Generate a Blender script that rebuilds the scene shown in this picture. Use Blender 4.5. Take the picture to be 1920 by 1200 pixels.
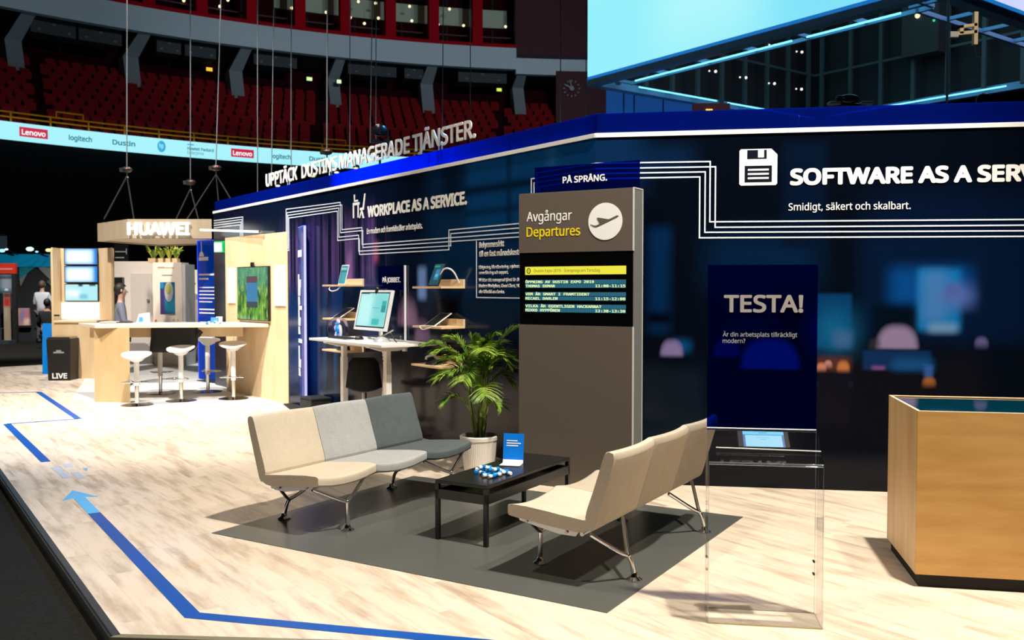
import bpy, bmesh, math, random, os
from mathutils import Vector, Matrix

for o in list(bpy.data.objects):
    bpy.data.objects.remove(o, do_unlink=True)
SC = bpy.context.scene
COL = SC.collection
R = math.radians
random.seed(7)

# ------------------------------------------------------------------ camera, world, light, exposure
FPX, CAMH, PITCH = 1740.0, 1.55, math.atan(60 / 1740)
cam_data = bpy.data.cameras.new('camera')
cam_data.sensor_width = 36.0
cam_data.lens = FPX / 1920 * 36.0
cam_data.clip_end = 300
cam_data.dof.use_dof = True
cam_data.dof.focus_distance = 5.7
cam_data.dof.aperture_fstop = 4.0
cam = bpy.data.objects.new('camera', cam_data)
cam.location = (0, 0, CAMH)
cam.rotation_euler = (math.pi / 2 - PITCH, 0, 0)
COL.objects.link(cam)
SC.camera = cam

SC.view_settings.view_transform = 'Standard'
SC.view_settings.look = 'None'
SC.view_settings.exposure = 0.0
SC.view_settings.gamma = 1.0
SC.view_settings.use_curve_mapping = False
SC.cycles.transparent_max_bounces = 32

world = bpy.data.worlds.new('hall')
SC.world = world
world.use_nodes = True
world.node_tree.nodes['Background'].inputs[0].default_value = (0.5, 0.65, 1.0, 1)
world.node_tree.nodes['Background'].inputs[1].default_value = 0.004


def spot(name, loc, target, power, color, cone=60, blend=0.6, radius=0.2):
    d = bpy.data.lights.new(name, 'SPOT')
    d.energy, d.color, d.spot_size, d.spot_blend, d.shadow_soft_size = power, color, R(cone), blend, radius
    o = bpy.data.objects.new(name, d)
    o.location = loc
    o.rotation_euler = (Vector(target) - Vector(loc)).to_track_quat('-Z', 'Y').to_euler()
    COL.objects.link(o)
    return o


WARM, NEUT, COOL = (1.0, 0.91, 0.79), (1.0, 0.95, 0.89), (0.75, 0.88, 1.0)
spot('overhead_spot', (2.6, 3.2, 9.0), (-0.2, 6.2, 0), 5200, WARM, 62, 0.5, 0.14)
spot('overhead_spot', (-3.4, 3.6, 9.0), (0.6, 6.4, 0.4), 1300, WARM, 62, 0.6, 0.14)
spot('overhead_spot', (-3.4, 8.6, 9.0), (-4.0, 11.6, 0), 5600, NEUT, 54, 0.7, 0.2)
spot('overhead_spot', (-7.5, 9.5, 9.0), (-6.0, 14.5, 0.5), 5600, NEUT, 66, 0.6, 0.2)
spot('overhead_spot', (-5.5, 15.0, 9.0), (-6.0, 18.2, 0.6), 3600, NEUT, 50, 0.7, 0.2)  # added fill to brighten the booth wall behind the bar table
spot('overhead_spot', (-11.0, 21.0, 9.0), (-13.0, 25.0, 0.0), 5200, NEUT, 62, 0.7, 0.2)  # added fill for the far booth and the carpet before it
spot('overhead_spot', (6.4, 6.0, 8.0), (5.6, 11.5, 4.6), 1000, WARM, 17, 0.5, 0.1)  # added narrow spot that only brightens the beige bracket
spot('overhead_spot', (3.9, 3.0, 8.0), (2.5, 5.9, 0.5), 1350, WARM, 64, 0.6, 0.16)
# the arena's own dim floods on the tiers
spot('arena_flood', (6.5, 14, 15.0), (-14, 43, 10.5), 5200, COOL, 80, 0.5, 0.5)
spot('arena_flood', (8.5, 16, 15.0), (1, 50, 11.5), 4600, COOL, 70, 0.5, 0.5)
# blue wash behind the stand's wall
spot('blue_wash', (-0.6, 11.8, 4.4), (-1.4, 10.2, 2.8), 1800, (0.05, 0.35, 1.0), 80, 0.8, 0.1)


# ------------------------------------------------------------------ helpers: placing
def ray(px, py):
    x, z = (px - 960) / FPX, -(py - 600) / FPX
    c, s = math.cos(PITCH), math.sin(PITCH)
    return Vector((x, c + z * s, -s + z * c))


def at(px, py, Y):
    d = ray(px, py)
    return Vector((0, 0, CAMH)) + d * (Y / d.y)


def fl(px, py, z=0.0):
    d = ray(px, py)
    return Vector((0, 0, CAMH)) + d * ((z - CAMH) / d.z)


ACX, ACY = 6.5, 12.0          # centre of the arena bowl


def arc(px, rad, z=0.0):
    d = ray(px, 540)
    dx, dy = d.x, d.y
    a = dx * dx + dy * dy
    b = -2 * (dx * ACX + dy * ACY)
    c = ACX ** 2 + ACY ** 2 - rad ** 2
    t = (-b + math.sqrt(b * b - 4 * a * c)) / (2 * a)
    return Vector((dx * t, dy * t, z))


def arc_theta(px, rad):
    p = arc(px, rad)
    return math.atan2(p.y - ACY, p.x - ACX)


def pol(th, rad, z):
    return Vector((ACX + rad * math.cos(th), ACY + rad * math.sin(th), z))


# ------------------------------------------------------------------ helpers: materials
MATS = {}


def mat(name, col, rough=0.5, metal=0.0, emit=None, es=0.0, spec=0.5, coat=0.0):
    if name in MATS:
        return MATS[name]
    m = bpy.data.materials.new(name)
    m.use_nodes = True
    b = m.node_tree.nodes['Principled BSDF']
    b.inputs['Base Color'].default_value = (*col, 1)
    b.inputs['Roughness'].default_value = rough
    b.inputs['Metallic'].default_value = metal
    b.inputs['Specular IOR Level'].default_value = spec
    b.inputs['Coat Weight'].default_value = coat
    if emit:
        b.inputs['Emission Color'].default_value = (*emit, 1)
        b.inputs['Emission Strength'].default_value = es
    MATS[name] = m
    return m


def glow(name, col, s=1.0):
    return mat(name, (0.02, 0.02, 0.02), 0.3, emit=col, es=s)


class NT:
    """small node helper"""
    def __init__(self, m):
        self.t = m.node_tree
        self.n = self.t.nodes
        self.b = self.n.get('Principled BSDF')

    def new(self, kind, **kw):
        n = self.n.new(kind)
        for k, v in kw.items():
            setattr(n, k, v)
        return n

    def link(self, a, b):
        self.t.links.new(a, b)

    def val(self, sock, v):
        if isinstance(v, bpy.types.NodeSocket):
            self.link(v, sock)
        else:
            sock.default_value = v

    def math(self, op, a, b=0.0):
        n = self.new('ShaderNodeMath', operation=op)
        self.val(n.inputs[0], a)
        self.val(n.inputs[1], b)
        return n.outputs[0]

    def step(self, x, a, b):
        n = self.new('ShaderNodeMapRange', interpolation_type='SMOOTHSTEP')
        self.val(n.inputs[0], x)
        n.inputs[1].default_value, n.inputs[2].default_value = a, b
        n.inputs[3].default_value, n.inputs[4].default_value = 0.0, 1.0
        return n.outputs[0]

    def mix(self, f, a, b, mode='MIX'):
        n = self.new('ShaderNodeMix', data_type='RGBA', blend_type=mode)
        self.val(n.inputs[0], f)
        for s, v in ((n.inputs[6], a), (n.inputs[7], b)):
            if isinstance(v, bpy.types.NodeSocket):
                self.link(v, s)
            else:
                s.default_value = (*v, 1)
        return n.outputs[2]

    def coords(self, scale=(1, 1, 1), rot=(0, 0, 0)):
        c = self.new('ShaderNodeTexCoord')
        mp = self.new('ShaderNodeMapping')
        mp.inputs['Scale'].default_value = scale
        mp.inputs['Rotation'].default_value = rot
        self.link(c.outputs['Object'], mp.inputs[0])
        return mp.outputs[0]

    def noise(self, vec, scale=5, detail=4, rough=0.5):
        n = self.new('ShaderNodeTexNoise')
        self.link(vec, n.inputs['Vector'])
        n.inputs['Scale'].default_value = scale
        n.inputs['Detail'].default_value = detail
        n.inputs['Roughness'].default_value = rough
        return n.outputs['Fac']

    def bump(self, h, strength=0.2, dist=0.01):
        n = self.new('ShaderNodeBump')
        n.inputs['Strength'].default_value = strength
        n.inputs['Distance'].default_value = dist
        self.link(h, n.inputs['Height'])
        self.link(n.outputs[0], self.b.inputs['Normal'])


def fabric(name, a, b):
    m = mat(name, a, 0.95, spec=0.15)
    t = NT(m)
    v = t.coords()
    f = t.noise(v, 240, 3, 0.7)
    g = t.noise(v, 14, 3)
    col = t.mix(t.math('MULTIPLY', t.step(f, 0.36, 0.64), 0.75), a, b)
    col = t.mix(t.math('MULTIPLY', t.step(g, 0.4, 0.75), 0.25), col, b)
    t.link(col, t.b.inputs['Base Color'])
    t.bump(t.noise(v, 420, 2), 0.35, 0.002)
    return m


def wood(name, a, b, scale=(1, 1, 1), rough=0.45, amount=1.0, fig=3.0):
    m = mat(name, a, rough, spec=0.35)
    t = NT(m)
    v = t.coords(scale)
    f = t.noise(v, fig, 6, 0.62)
    w = t.new('ShaderNodeTexWave', wave_type='BANDS', bands_direction='Z')
    t.link(v, w.inputs['Vector'])
    w.inputs['Scale'].default_value = fig * 0.5
    w.inputs['Distortion'].default_value = 9
    w.inputs['Detail'].default_value = 3
    k = t.math('MULTIPLY', t.math('ADD', t.math('MULTIPLY', f, 0.93), t.math('MULTIPLY', w.outputs['Fac'], 0.07)), amount)
    t.link(t.mix(t.step(k, 0.3, 0.75), a, b), t.b.inputs['Base Color'])
    return m


def acrylic(name, tint=(0.96, 0.98, 1.0), film=None, film_w=0.0, gloss=0.02, facmul=1.0, lit=None):
    """clear sheet: tinted see-through with a fresnel gloss, optionally a printed translucent film"""
    m = bpy.data.materials.new(name)
    m.use_nodes = True
    n, l = m.node_tree.nodes, m.node_tree.links
    n.remove(n['Principled BSDF'])
    out = n['Material Output']
    tr = n.new('ShaderNodeBsdfTransparent')
    tr.inputs[0].default_value = (*tint, 1)
    gl = n.new('ShaderNodeBsdfGlossy')
    gl.inputs['Roughness'].default_value = gloss
    last = tr.outputs[0]
    if film:
        df = n.new('ShaderNodeBsdfDiffuse')
        df.inputs[0].default_value = (*film, 1)
        mx = n.new('ShaderNodeMixShader')
        mx.inputs[0].default_value = film_w
        l.new(last, mx.inputs[1])
        l.new(df.outputs[0], mx.inputs[2])
        last = mx.outputs[0]
    if lit:                             # edge-lit sheet: the film itself gives off light
        em = n.new('ShaderNodeEmission')
        em.inputs[0].default_value = (*lit, 1)
        ad = n.new('ShaderNodeAddShader')
        l.new(last, ad.inputs[0])
        l.new(em.outputs[0], ad.inputs[1])
        last = ad.outputs[0]
    fr = n.new('ShaderNodeFresnel')
    fr.inputs[0].default_value = 1.3
    ml = n.new('ShaderNodeMath')
    ml.operation = 'MULTIPLY'
    ml.inputs[1].default_value = facmul
    l.new(fr.outputs[0], ml.inputs[0])
    mx2 = n.new('ShaderNodeMixShader')
    l.new(ml.outputs[0], mx2.inputs[0])
    l.new(last, mx2.inputs[1])
    l.new(gl.outputs[0], mx2.inputs[2])
    l.new(mx2.outputs[0], out.inputs[0])
    return m


def picture(name, base, marks, rough=0.3, emit=False, grain=0.0, spec=0.5):
    """a printed / shown picture: soft-edged blocks and domes in the object's own x-z"""
    m = mat(name, base, rough, spec=spec)
    t = NT(m)
    c = t.new('ShaderNodeTexCoord')
    s = t.new('ShaderNodeSeparateXYZ')
    t.link(c.outputs['Object'], s.inputs[0])
    x, z = s.outputs[0], s.outputs[2]
    col = None
    for mk in marks:
        if mk[0] == 'b':
            _, x0, x1, z0, z1, sf, cc = mk[:7]
            f = t.math('MULTIPLY', t.step(x, x0 - sf, x0 + sf), t.math('SUBTRACT', 1.0, t.step(x, x1 - sf, x1 + sf)))
            g = t.math('MULTIPLY', t.step(z, z0 - sf, z0 + sf), t.math('SUBTRACT', 1.0, t.step(z, z1 - sf, z1 + sf)))
            f = t.math('MULTIPLY', f, g)
        elif mk[0] == 'd':              # dome: half ellipse standing on z0
            _, xc, z0, rx, rz, sf, cc = mk[:7]
            ex = t.math('POWER', t.math('ABSOLUTE', t.math('DIVIDE', t.math('SUBTRACT', x, xc), rx)), 2.6)
            ez = t.math('POWER', t.math('ABSOLUTE', t.math('DIVIDE', t.math('SUBTRACT', z, z0), rz)), 2.2)
            f = t.math('SUBTRACT', 1.0, t.step(t.math('ADD', ex, ez), 1 - sf * 4, 1 + sf * 4))
            f = t.math('MULTIPLY', f, t.step(z, z0 - sf * 0.15, z0 + sf * 0.15))
        else:                           # 's': vertical streaks (a curtain) between x0 and x1
            _, x0, x1, z0, z1, sf, cc, k = mk[:8]
            mp = t.new('ShaderNodeMapping')
            t.link(c.outputs['Object'], mp.inputs[0])
            mp.inputs['Scale'].default_value = (k, 0.0, 0.25)
            f = t.step(t.noise(mp.outputs[0], 1.0, 2), 0.42, 0.75)
            f = t.math('MULTIPLY', f, t.math('MULTIPLY', t.step(x, x0 - sf, x0 + sf), t.math('SUBTRACT', 1.0, t.step(x, x1 - sf, x1 + sf))))
            f = t.math('MULTIPLY', f, t.math('MULTIPLY', t.step(z, z0 - sf, z0 + sf), t.math('SUBTRACT', 1.0, t.step(z, z1 - sf, z1 + sf))))
        if len(mk) > 8:
            f = t.math('MULTIPLY', f, mk[8])
        col = t.mix(f, col if col is not None else base, cc)
    if emit:
        t.link(col, t.b.inputs['Emission Color'])
        t.b.inputs['Emission Strength'].default_value = emit
        t.b.inputs['Base Color'].default_value = (0.02, 0.02, 0.02, 1)
    else:
        t.link(col, t.b.inputs['Base Color'])
    return m


# ------------------------------------------------------------------ helpers: shapes
def box(bm, x0, x1, y0, y1, z0, z1):
    v = [bm.verts.new(p) for p in ((x0, y0, z0), (x1, y0, z0), (x1, y1, z0), (x0, y1, z0),
                                   (x0, y0, z1), (x1, y0, z1), (x1, y1, z1), (x0, y1, z1))]
    for f in ((3, 2, 1, 0), (4, 5, 6, 7), (0, 1, 5, 4), (1, 2, 6, 5), (2, 3, 7, 6), (3, 0, 4, 7)):
        bm.faces.new([v[i] for i in f])
    return bm


def hexa(bm, low, high):
    """two matching polygons (lists of points) joined into a solid"""
    a = [bm.verts.new(p) for p in low]
    b = [bm.verts.new(p) for p in high]
    n = len(a)
    bm.faces.new(list(reversed(a)))
    bm.faces.new(b)
    for i in range(n):
        bm.faces.new((a[i], a[(i + 1) % n], b[(i + 1) % n], b[i]))
    return bm


def prism(bm, pts, z0, z1):
    return hexa(bm, [(p[0], p[1], z0) for p in pts], [(p[0], p[1], z1) for p in pts])


def prism_y(bm, pts, y0, y1):
    """outline in x-z pushed along y"""
    return hexa(bm, [(p[0], y1, p[1]) for p in pts], [(p[0], y0, p[1]) for p in pts])


def tube(bm, pts, r, n=10, radii=None, cap=True):
    pts = [Vector(p) for p in pts]
    rings = []
    prev = None
    for i, p in enumerate(pts):
        if i == 0:
            d = pts[1] - p
        elif i == len(pts) - 1:
            d = p - pts[i - 1]
        else:
            d = (pts[i + 1] - p).normalized() + (p - pts[i - 1]).normalized()
        d.normalize()
        if prev is None:
            a = d.orthogonal().normalized()
        else:
            a = prev - d * prev.dot(d)
            if a.length < 1e-6:
                a = d.orthogonal()
            a.normalize()
        prev = a
        b = d.cross(a)
        rr = radii[i] if radii else r
        rings.append([bm.verts.new(p + (a * math.cos(2 * math.pi * k / n) + b * math.sin(2 * math.pi * k / n)) * rr) for k in range(n)])
    for i in range(len(rings) - 1):
        for k in range(n):
            bm.faces.new((rings[i][k], rings[i][(k + 1) % n], rings[i + 1][(k + 1) % n], rings[i + 1][k]))
    if cap:
        bm.faces.new(list(reversed(rings[0])))
        bm.faces.new(rings[-1])
    return bm


def smooth_path(pts, n=6):
    """Catmull-Rom through the points"""
    pts = [Vector(p) for p in pts]
    out = []
    for i in range(len(pts) - 1):
        p0, p1, p2, p3 = pts[max(i - 1, 0)], pts[i], pts[i + 1], pts[min(i + 2, len(pts) - 1)]
        for k in range(n):
            t = k / n
            out.append(0.5 * ((2 * p1) + (p2 - p0) * t + (2 * p0 - 5 * p1 + 4 * p2 - p3) * t * t + (3 * p1 - p0 - 3 * p2 + p3) * t ** 3))
    out.append(pts[-1])
    return out


def lathe(bm, prof, n=24, c=(0, 0, 0)):
    rings = []
    for r, z in prof:
        rings.append([bm.verts.new((c[0] + r * math.cos(2 * math.pi * k / n), c[1] + r * math.sin(2 * math.pi * k / n), c[2] + z)) for k in range(n)])
    for i in range(len(rings) - 1):
        for k in range(n):
            bm.faces.new((rings[i][k], rings[i][(k + 1) % n], rings[i + 1][(k + 1) % n], rings[i + 1][k]))
    bm.faces.new(list(reversed(rings[0])))
    bm.faces.new(rings[-1])
    return bm


def ball(bm, c, r, sc=(1, 1, 1), seg=14):
    mtx = Matrix.Translation(c) @ Matrix.Diagonal((sc[0], sc[1], sc[2], 1))
    bmesh.ops.create_uvsphere(bm, u_segments=seg, v_segments=max(6, seg // 2), radius=r, matrix=mtx)
    return bm


def disc_y(bm, cx, cz, rx, rz, y0, y1, n=40):
    return prism_y(bm, [(cx + rx * math.cos(2 * math.pi * k / n), cz + rz * math.sin(2 * math.pi * k / n)) for k in range(n)], y0, y1)


def B():
    return bmesh.new()


def obj(name, bm, m, parent=None, loc=None, rot=None, bevel=0.0, seg=2, smooth=False):
    me = bpy.data.meshes.new(name)
    bmesh.ops.recalc_face_normals(bm, faces=bm.faces)
    bm.to_mesh(me)
    bm.free()
    if m:
        me.materials.append(m)
    if smooth:
        for p in me.polygons:
            p.use_smooth = True
        me.set_sharp_from_angle(angle=R(40))
    o = bpy.data.objects.new(name, me)
    COL.objects.link(o)
    if parent:
        o.parent = parent
    if loc:
        o.location = loc
    if rot:
        o.rotation_euler = rot
    if bevel:
        md = o.modifiers.new('bevel', 'BEVEL')
        md.width, md.segments, md.limit_method, md.angle_limit = bevel, seg, 'ANGLE', R(35)
    return o


def thing(name, label, cat, loc=(0, 0, 0), rz=0.0, group=None):
    o = bpy.data.objects.new(name, None)
    o.empty_display_size = 0.1
    COL.objects.link(o)
    o.location = loc
    o.rotation_euler = (0, 0, R(rz))
    return tag(o, label, cat, group)


def tag(o, label, cat, group=None, kind=None):
    o['label'], o['category'] = label, cat
    if group:
        o['group'] = group
    if kind:
        o['kind'] = kind
    return o


def struct(o, label=None):
    o['kind'] = 'structure'
    if label:
        o['label'] = label
    return o


def dup(root, label=None, group=None):
    c = root.copy()
    COL.objects.link(c)
    if label:
        c['label'] = label
    if group:
        c['group'] = group
    for ch in list(root.children):
        d = ch.copy()
        COL.objects.link(d)
        d.parent = c
        for g in list(ch.children):
            e = g.copy()
            COL.objects.link(e)
            e.parent = d
    return c


# ------------------------------------------------------------------ helpers: lettering
FONTS = {}
FDIR = os.path.join(bpy.utils.resource_path('LOCAL'), 'datafiles', 'fonts')
for key, fn in (('sans', 'NotoSansHebrew-Regular.woff2'), ('mono', 'DejaVuSansMono.woff2')):
    try:
        FONTS[key] = bpy.data.fonts.load(os.path.join(FDIR, fn))
    except Exception:
        FONTS[key] = None


def text_raw(body, bold=0.0, font='sans', extrude=0.0, spacing=1.0, res=3, line=1.0):
    c = bpy.data.curves.new('letters', 'FONT')
    c.body = body
    c.resolution_u = res
    c.offset = bold
    c.extrude = extrude
    c.space_character = spacing
    c.space_line = line
    if FONTS.get(font):
        c.font = FONTS[font]
    o = bpy.data.objects.new('letters', c)
    me = bpy.data.meshes.new_from_object(o)
    bpy.data.objects.remove(o)
    bpy.data.curves.remove(c)
    return me


def text_geo(body, bold=0.0, font='sans', extrude=0.0, spacing=1.0):
    """letters thickened by overlaying copies shifted round a small circle"""
    me = text_raw(body, 0.0, font, extrude, spacing)
    if not bold or not len(me.vertices):
        return me
    bm = bmesh.new()
    for k in range(8):
        me2 = me.copy()
        a = 2 * math.pi * (k + .5) / 8
        for v_ in me2.vertices:
            v_.co.x += bold * math.cos(a)
            v_.co.y += bold * math.sin(a)
            v_.co.z *= 1 - .012 * k
        bm.from_mesh(me2)
        bpy.data.meshes.remove(me2)
    bm.to_mesh(me)
    bm.free()
    return me


CAPH = {}


def text(name, body, x0, z0, cap, m, parent, width=None, y=-0.004, depth=0.003, bold=0.0, font='sans', spacing=1.0, flat=None):
    """lettering standing in the parent's x-z plane, facing -y; z0 is the base line, cap the capital height.
    flat: (x, y, angle) lays it on the floor instead"""
    if (font, bold) not in CAPH:
        h = text_geo('H', bold, font)
        zs = [v.co.y for v in h.vertices]
        CAPH[(font, bold)] = (min(zs), max(zs))
        bpy.data.meshes.remove(h)
    lo, hi = CAPH[(font, bold)]
    k = cap / (hi - lo)
    me = text_geo(body, bold, font, 0.5, spacing)
    xs = [v.co.x for v in me.vertices]
    mn, mx = min(xs), max(xs)
    kx = width / (mx - mn) if width else k
    for v in me.vertices:
        X, Z, D = (v.co.x - mn) * kx, (v.co.y - lo) * k, v.co.z
        v.co = (x0 + X, y - (D + 0.5) * depth, z0 + Z)
    me.name = name
    me.materials.append(m)
    o = bpy.data.objects.new(name, me)
    COL.objects.link(o)
    o.parent = parent
    return o


def strokes(bm, pts, w, y0, y1):
    """a flat line of width w through x-z points with mitred square corners (axis-aligned runs)"""
    for (a, b) in zip(pts[:-1], pts[1:]):
        xa, xb = sorted((a[0], b[0]))
        za, zb = sorted((a[1], b[1]))
        if abs(xa - xb) > abs(za - zb):
            dz = (b[1] - a[1]) if a[0] < b[0] else (a[1] - b[1])
            zl = a[1] if a[0] < b[0] else b[1]
            prism_y(bm, [(xa - w / 2, zl - w / 2), (xb + w / 2, zl + dz - w / 2), (xb + w / 2, zl + dz + w / 2), (xa - w / 2, zl + w / 2)], y0, y1)
        else:
            box(bm, xa - w / 2, xb + w / 2, y0, y1, za + w / 2, zb - w / 2)
    return bm


# ------------------------------------------------------------------ shared materials
WHITE = mat('white_vinyl', (0.85, 0.85, 0.83), 0.55)
LINE = mat('pale_line', (0.72, 0.80, 0.92), 0.55)
BLACK = mat('black_satin', (0.006, 0.006, 0.007), 0.35)
MATTB = mat('black_matte', (0.008, 0.008, 0.009), 0.8)
CHROME = mat('chrome', (0.75, 0.74, 0.72), 0.12, 1.0)
ALU = mat('aluminium', (0.55, 0.57, 0.6), 0.3, 1.0)
STEEL = mat('brushed_steel', (0.42, 0.40, 0.38), 0.28, 1.0)
WPAINT = mat('white_paint', (0.78, 0.77, 0.74), 0.4)
BIRCH = wood('birch_ply', (0.80, 0.60, 0.36), (0.68, 0.47, 0.25), (1.2, 1.2, 0.25), 0.5)
MAPLE = wood('maple_veneer', (0.68, 0.40, 0.135), (0.52, 0.27, 0.075), (0.5, 0.5, 3.0), 0.4, 1.0, 2.2)
CLEAR = acrylic('clear_acrylic', (0.994, 0.995, 0.996), facmul=0.45)
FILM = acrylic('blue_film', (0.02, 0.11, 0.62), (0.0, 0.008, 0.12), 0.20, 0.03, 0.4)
EDGE = mat('acrylic_edge', (0.75, 0.78, 0.8), 0.2)
BLUE_EDGE = mat('lit_blue_edge', (0.02, 0.06, 0.5), 0.2, emit=(0.03, 0.10, 1.0), es=0.9)

# ================================================================== THE SETTING
# dark hall carpet
m = mat('hall_carpet', (0.02, 0.018, 0.013), 0.95, spec=0.1)
t = NT(m)
v = t.coords()
t.link(t.mix(t.noise(v, 60, 4), (0.005, 0.005, 0.004), (0.022, 0.021, 0.016)), t.b.inputs['Base Color'])
t.bump(t.noise(v, 300, 2), 0.4, 0.004)
bm = B()
box(bm, -60, 60, -12, 75, -0.2, -0.06)
struct(obj('floor', bm, m))

# raised laminate platform of the stand
m = mat('pale_laminate', (0.7, 0.6, 0.48), 0.38, spec=0.4)
t = NT(m)
v = t.coords((1, 1, 1), (0, 0, R(-35.9)))         # y runs along the planks
sp = t.new('ShaderNodeSeparateXYZ')
t.link(v, sp.inputs[0])
row = t.math('FLOOR', t.math('DIVIDE', sp.outputs[0], 0.19))
wn = t.new('ShaderNodeTexWhiteNoise', noise_dimensions='1D')
t.link(row, wn.inputs['W'])
cell = t.math('FLOOR', t.math('DIVIDE', t.math('ADD', sp.outputs[1], t.math('MULTIPLY', wn.outputs['Value'], 1.3)), 1.3))
wn2 = t.new('ShaderNodeTexWhiteNoise', noise_dimensions='2D')
cb = t.new('ShaderNodeCombineXYZ')
t.link(row, cb.inputs[0])
t.link(cell, cb.inputs[1])
t.link(cb.outputs[0], wn2.inputs['Vector'])
gr = t.new('ShaderNodeMapping')
t.link(v, gr.inputs[0])
gr.inputs['Scale'].default_value = (5.0, 0.75, 1)
off = t.new('ShaderNodeVectorMath', operation='ADD')
t.link(gr.outputs[0], off.inputs[0])
t.link(t.math('MULTIPLY', wn2.outputs['Value'], 40.0), off.inputs[1])
f1 = t.noise(off.outputs[0], 2.0, 6, 0.62)
f2 = t.noise(off.outputs[0], 9.0, 3, 0.6)
col = t.mix(t.step(f1, 0.42, 0.74), (0.74, 0.63, 0.50), (0.41, 0.31, 0.225))
col = t.mix(t.math('MULTIPLY', t.step(f2, 0.5, 0.8), 0.3), col, (0.46, 0.36, 0.26))
col = t.mix(t.math('MULTIPLY', wn2.outputs['Value'], 0.22), col, (0.55, 0.46, 0.35))
fx = t.math('FRACT', t.math('DIVIDE', sp.outputs[0], 0.19))
seam = t.math('LESS_THAN', fx, 0.012)
col = t.mix(t.math('MULTIPLY', seam, 0.35), col, (0.3, 0.23, 0.16))
t.link(col, t.b.inputs['Base Color'])
PLAT = [(-1.758, 4.088), (3.6, 3.72), (6.5, 4.2), (6.5, 9.0), (0.5, 12.0), (-3.0, 21.0), (-9.2, 19.0), (-10.9, 17.3)]
bm = B()
prism(bm, PLAT, -0.058, 0.0)
struct(obj('floor_platform', bm, m))
# aluminium nosing along the platform edge
bm = B()
d = Vector((-10.9 + 1.758, 17.3 - 4.088, 0)).normalized()
nrm = Vector((-d.y, d.x, 0))
a, b = Vector((-1.758, 4.088, 0)), Vector((-10.9, 17.3, 0))
if nrm.x > 0:
    nrm = -nrm
for o0, o1, z0, z1 in ((-0.012, 0.022, -0.004, 0.004), (0.022, 0.034, -0.058, -0.004)):
    prism(bm, [a + nrm * o0, b + nrm * o0, b + nrm * o1, a + nrm * o1], z0, z1)
struct(obj('trim_1', bm, ALU))
bm = B()
prism(bm, [(-1.78, 4.06), (3.6, 3.69), (3.6, 3.735), (-1.76, 4.10)], -0.05, 0.004)
struct(obj('trim_2', bm, mat('brass_nosing', (0.75, 0.66, 0.42), 0.3, 0.8)))
# paler carpet tile area under the bar table
bm = B()
m = mat('pale_grey_vinyl', (0.62, 0.62, 0.60), 0.5)
prism(bm, [(-6.25, 13.15), (-5.25, 11.75), (-2.95, 12.0), (-4.3, 14.4), (-5.5, 20.0), (-8.3, 18.4)], 0.0, 0.003)
struct(obj('floor_tile_area', bm, m))

# ------------------------------------------------------------------ the stand's printed wall
C0 = Vector((0.66, 7.36, 0))
AL, AR = -54.07, -9.09                     # facing angle of the two runs
HT = 2.756
NAVY = (0.0022, 0.006, 0.020)
left_marks = [
    ('b', -12, -7.6, -1, 3, 0.2, (0.003, 0.006, 0.018)),
    ('b', -2.6, 0.4, 1.35, 2.9, 0.15, (0.003, 0.028, 0.075)),
    ('b', -1.85, 0.4, 2.05, 2.9, 0.06, (0.003, 0.055, 0.15)),
    ('b', -2.3, -1.95, 2.3, 2.9, 0.08, (0.002, 0.012, 0.03)),
    ('b', -1.9, 0.4, 2.43, 2.5, 0.03, (0.001, 0.008, 0.02)),
    ('b', -1.9, -0.2, 2.24, 2.275, 0.03, (0.001, 0.008, 0.02)),
    ('b', -1.2, -1.14, 2.0, 2.9, 0.03, (0.002, 0.02, 0.05)),
    ('b', -0.62, -0.5, 2.0, 2.9, 0.05, (0.01, 0.09, 0.2)),
    ('s', -6.6, -3.6, 1.35, 2.42, 0.14, (0.045, 0.040, 0.13), 7.0),
    ('s', -6.4, -3.5, 1.45, 2.3, 0.14, (0.14, 0.10, 0.26), 13.0, 0.7),
    ('b', -6.7, -5.3, 0.3, 1.5, 0.15, (0.003, 0.024, 0.085)),
    ('s', -6.5, -4.5, 0.3, 1.6, 0.15, (0.004, 0.075, 0.17), 4.0),
    ('b', -4.9, -3.6, 1.0, 1.6, 0.12, (0.004, 0.03, 0.11)),
    ('b', -3.75, -3.68, 1.85, 2.05, 0.04, (0.42, 0.09, 0.16)),
    ('b', -4.42, -4.34, 1.6, 1.95, 0.05, (0.25, 0.16, 0.36)),
    ('b', -2.78, -2.62, 1.44, 1.76, 0.03, (0.16, 0.36, 0.62)),
    ('d', -3.0, 1.15, 0.2, 0.26, 0.09, (0.20, 0.14, 0.20)),
    ('d', -2.7, 0.98, 0.15, 0.22, 0.09, (0.17, 0.12, 0.2)),
    ('b', -2.45, -2.0, 0.85, 1.45, 0.06, (0.003, 0.004, 0.007)),
    ('b', -1.85, -0.3, 1.15, 1.42, 0.07, (0.006, 0.022, 0.045)),
    ('b', -4.2, 0.4, -0.2, 0.82, 0.16, (0.014, 0.014, 0.018)),
]
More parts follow.
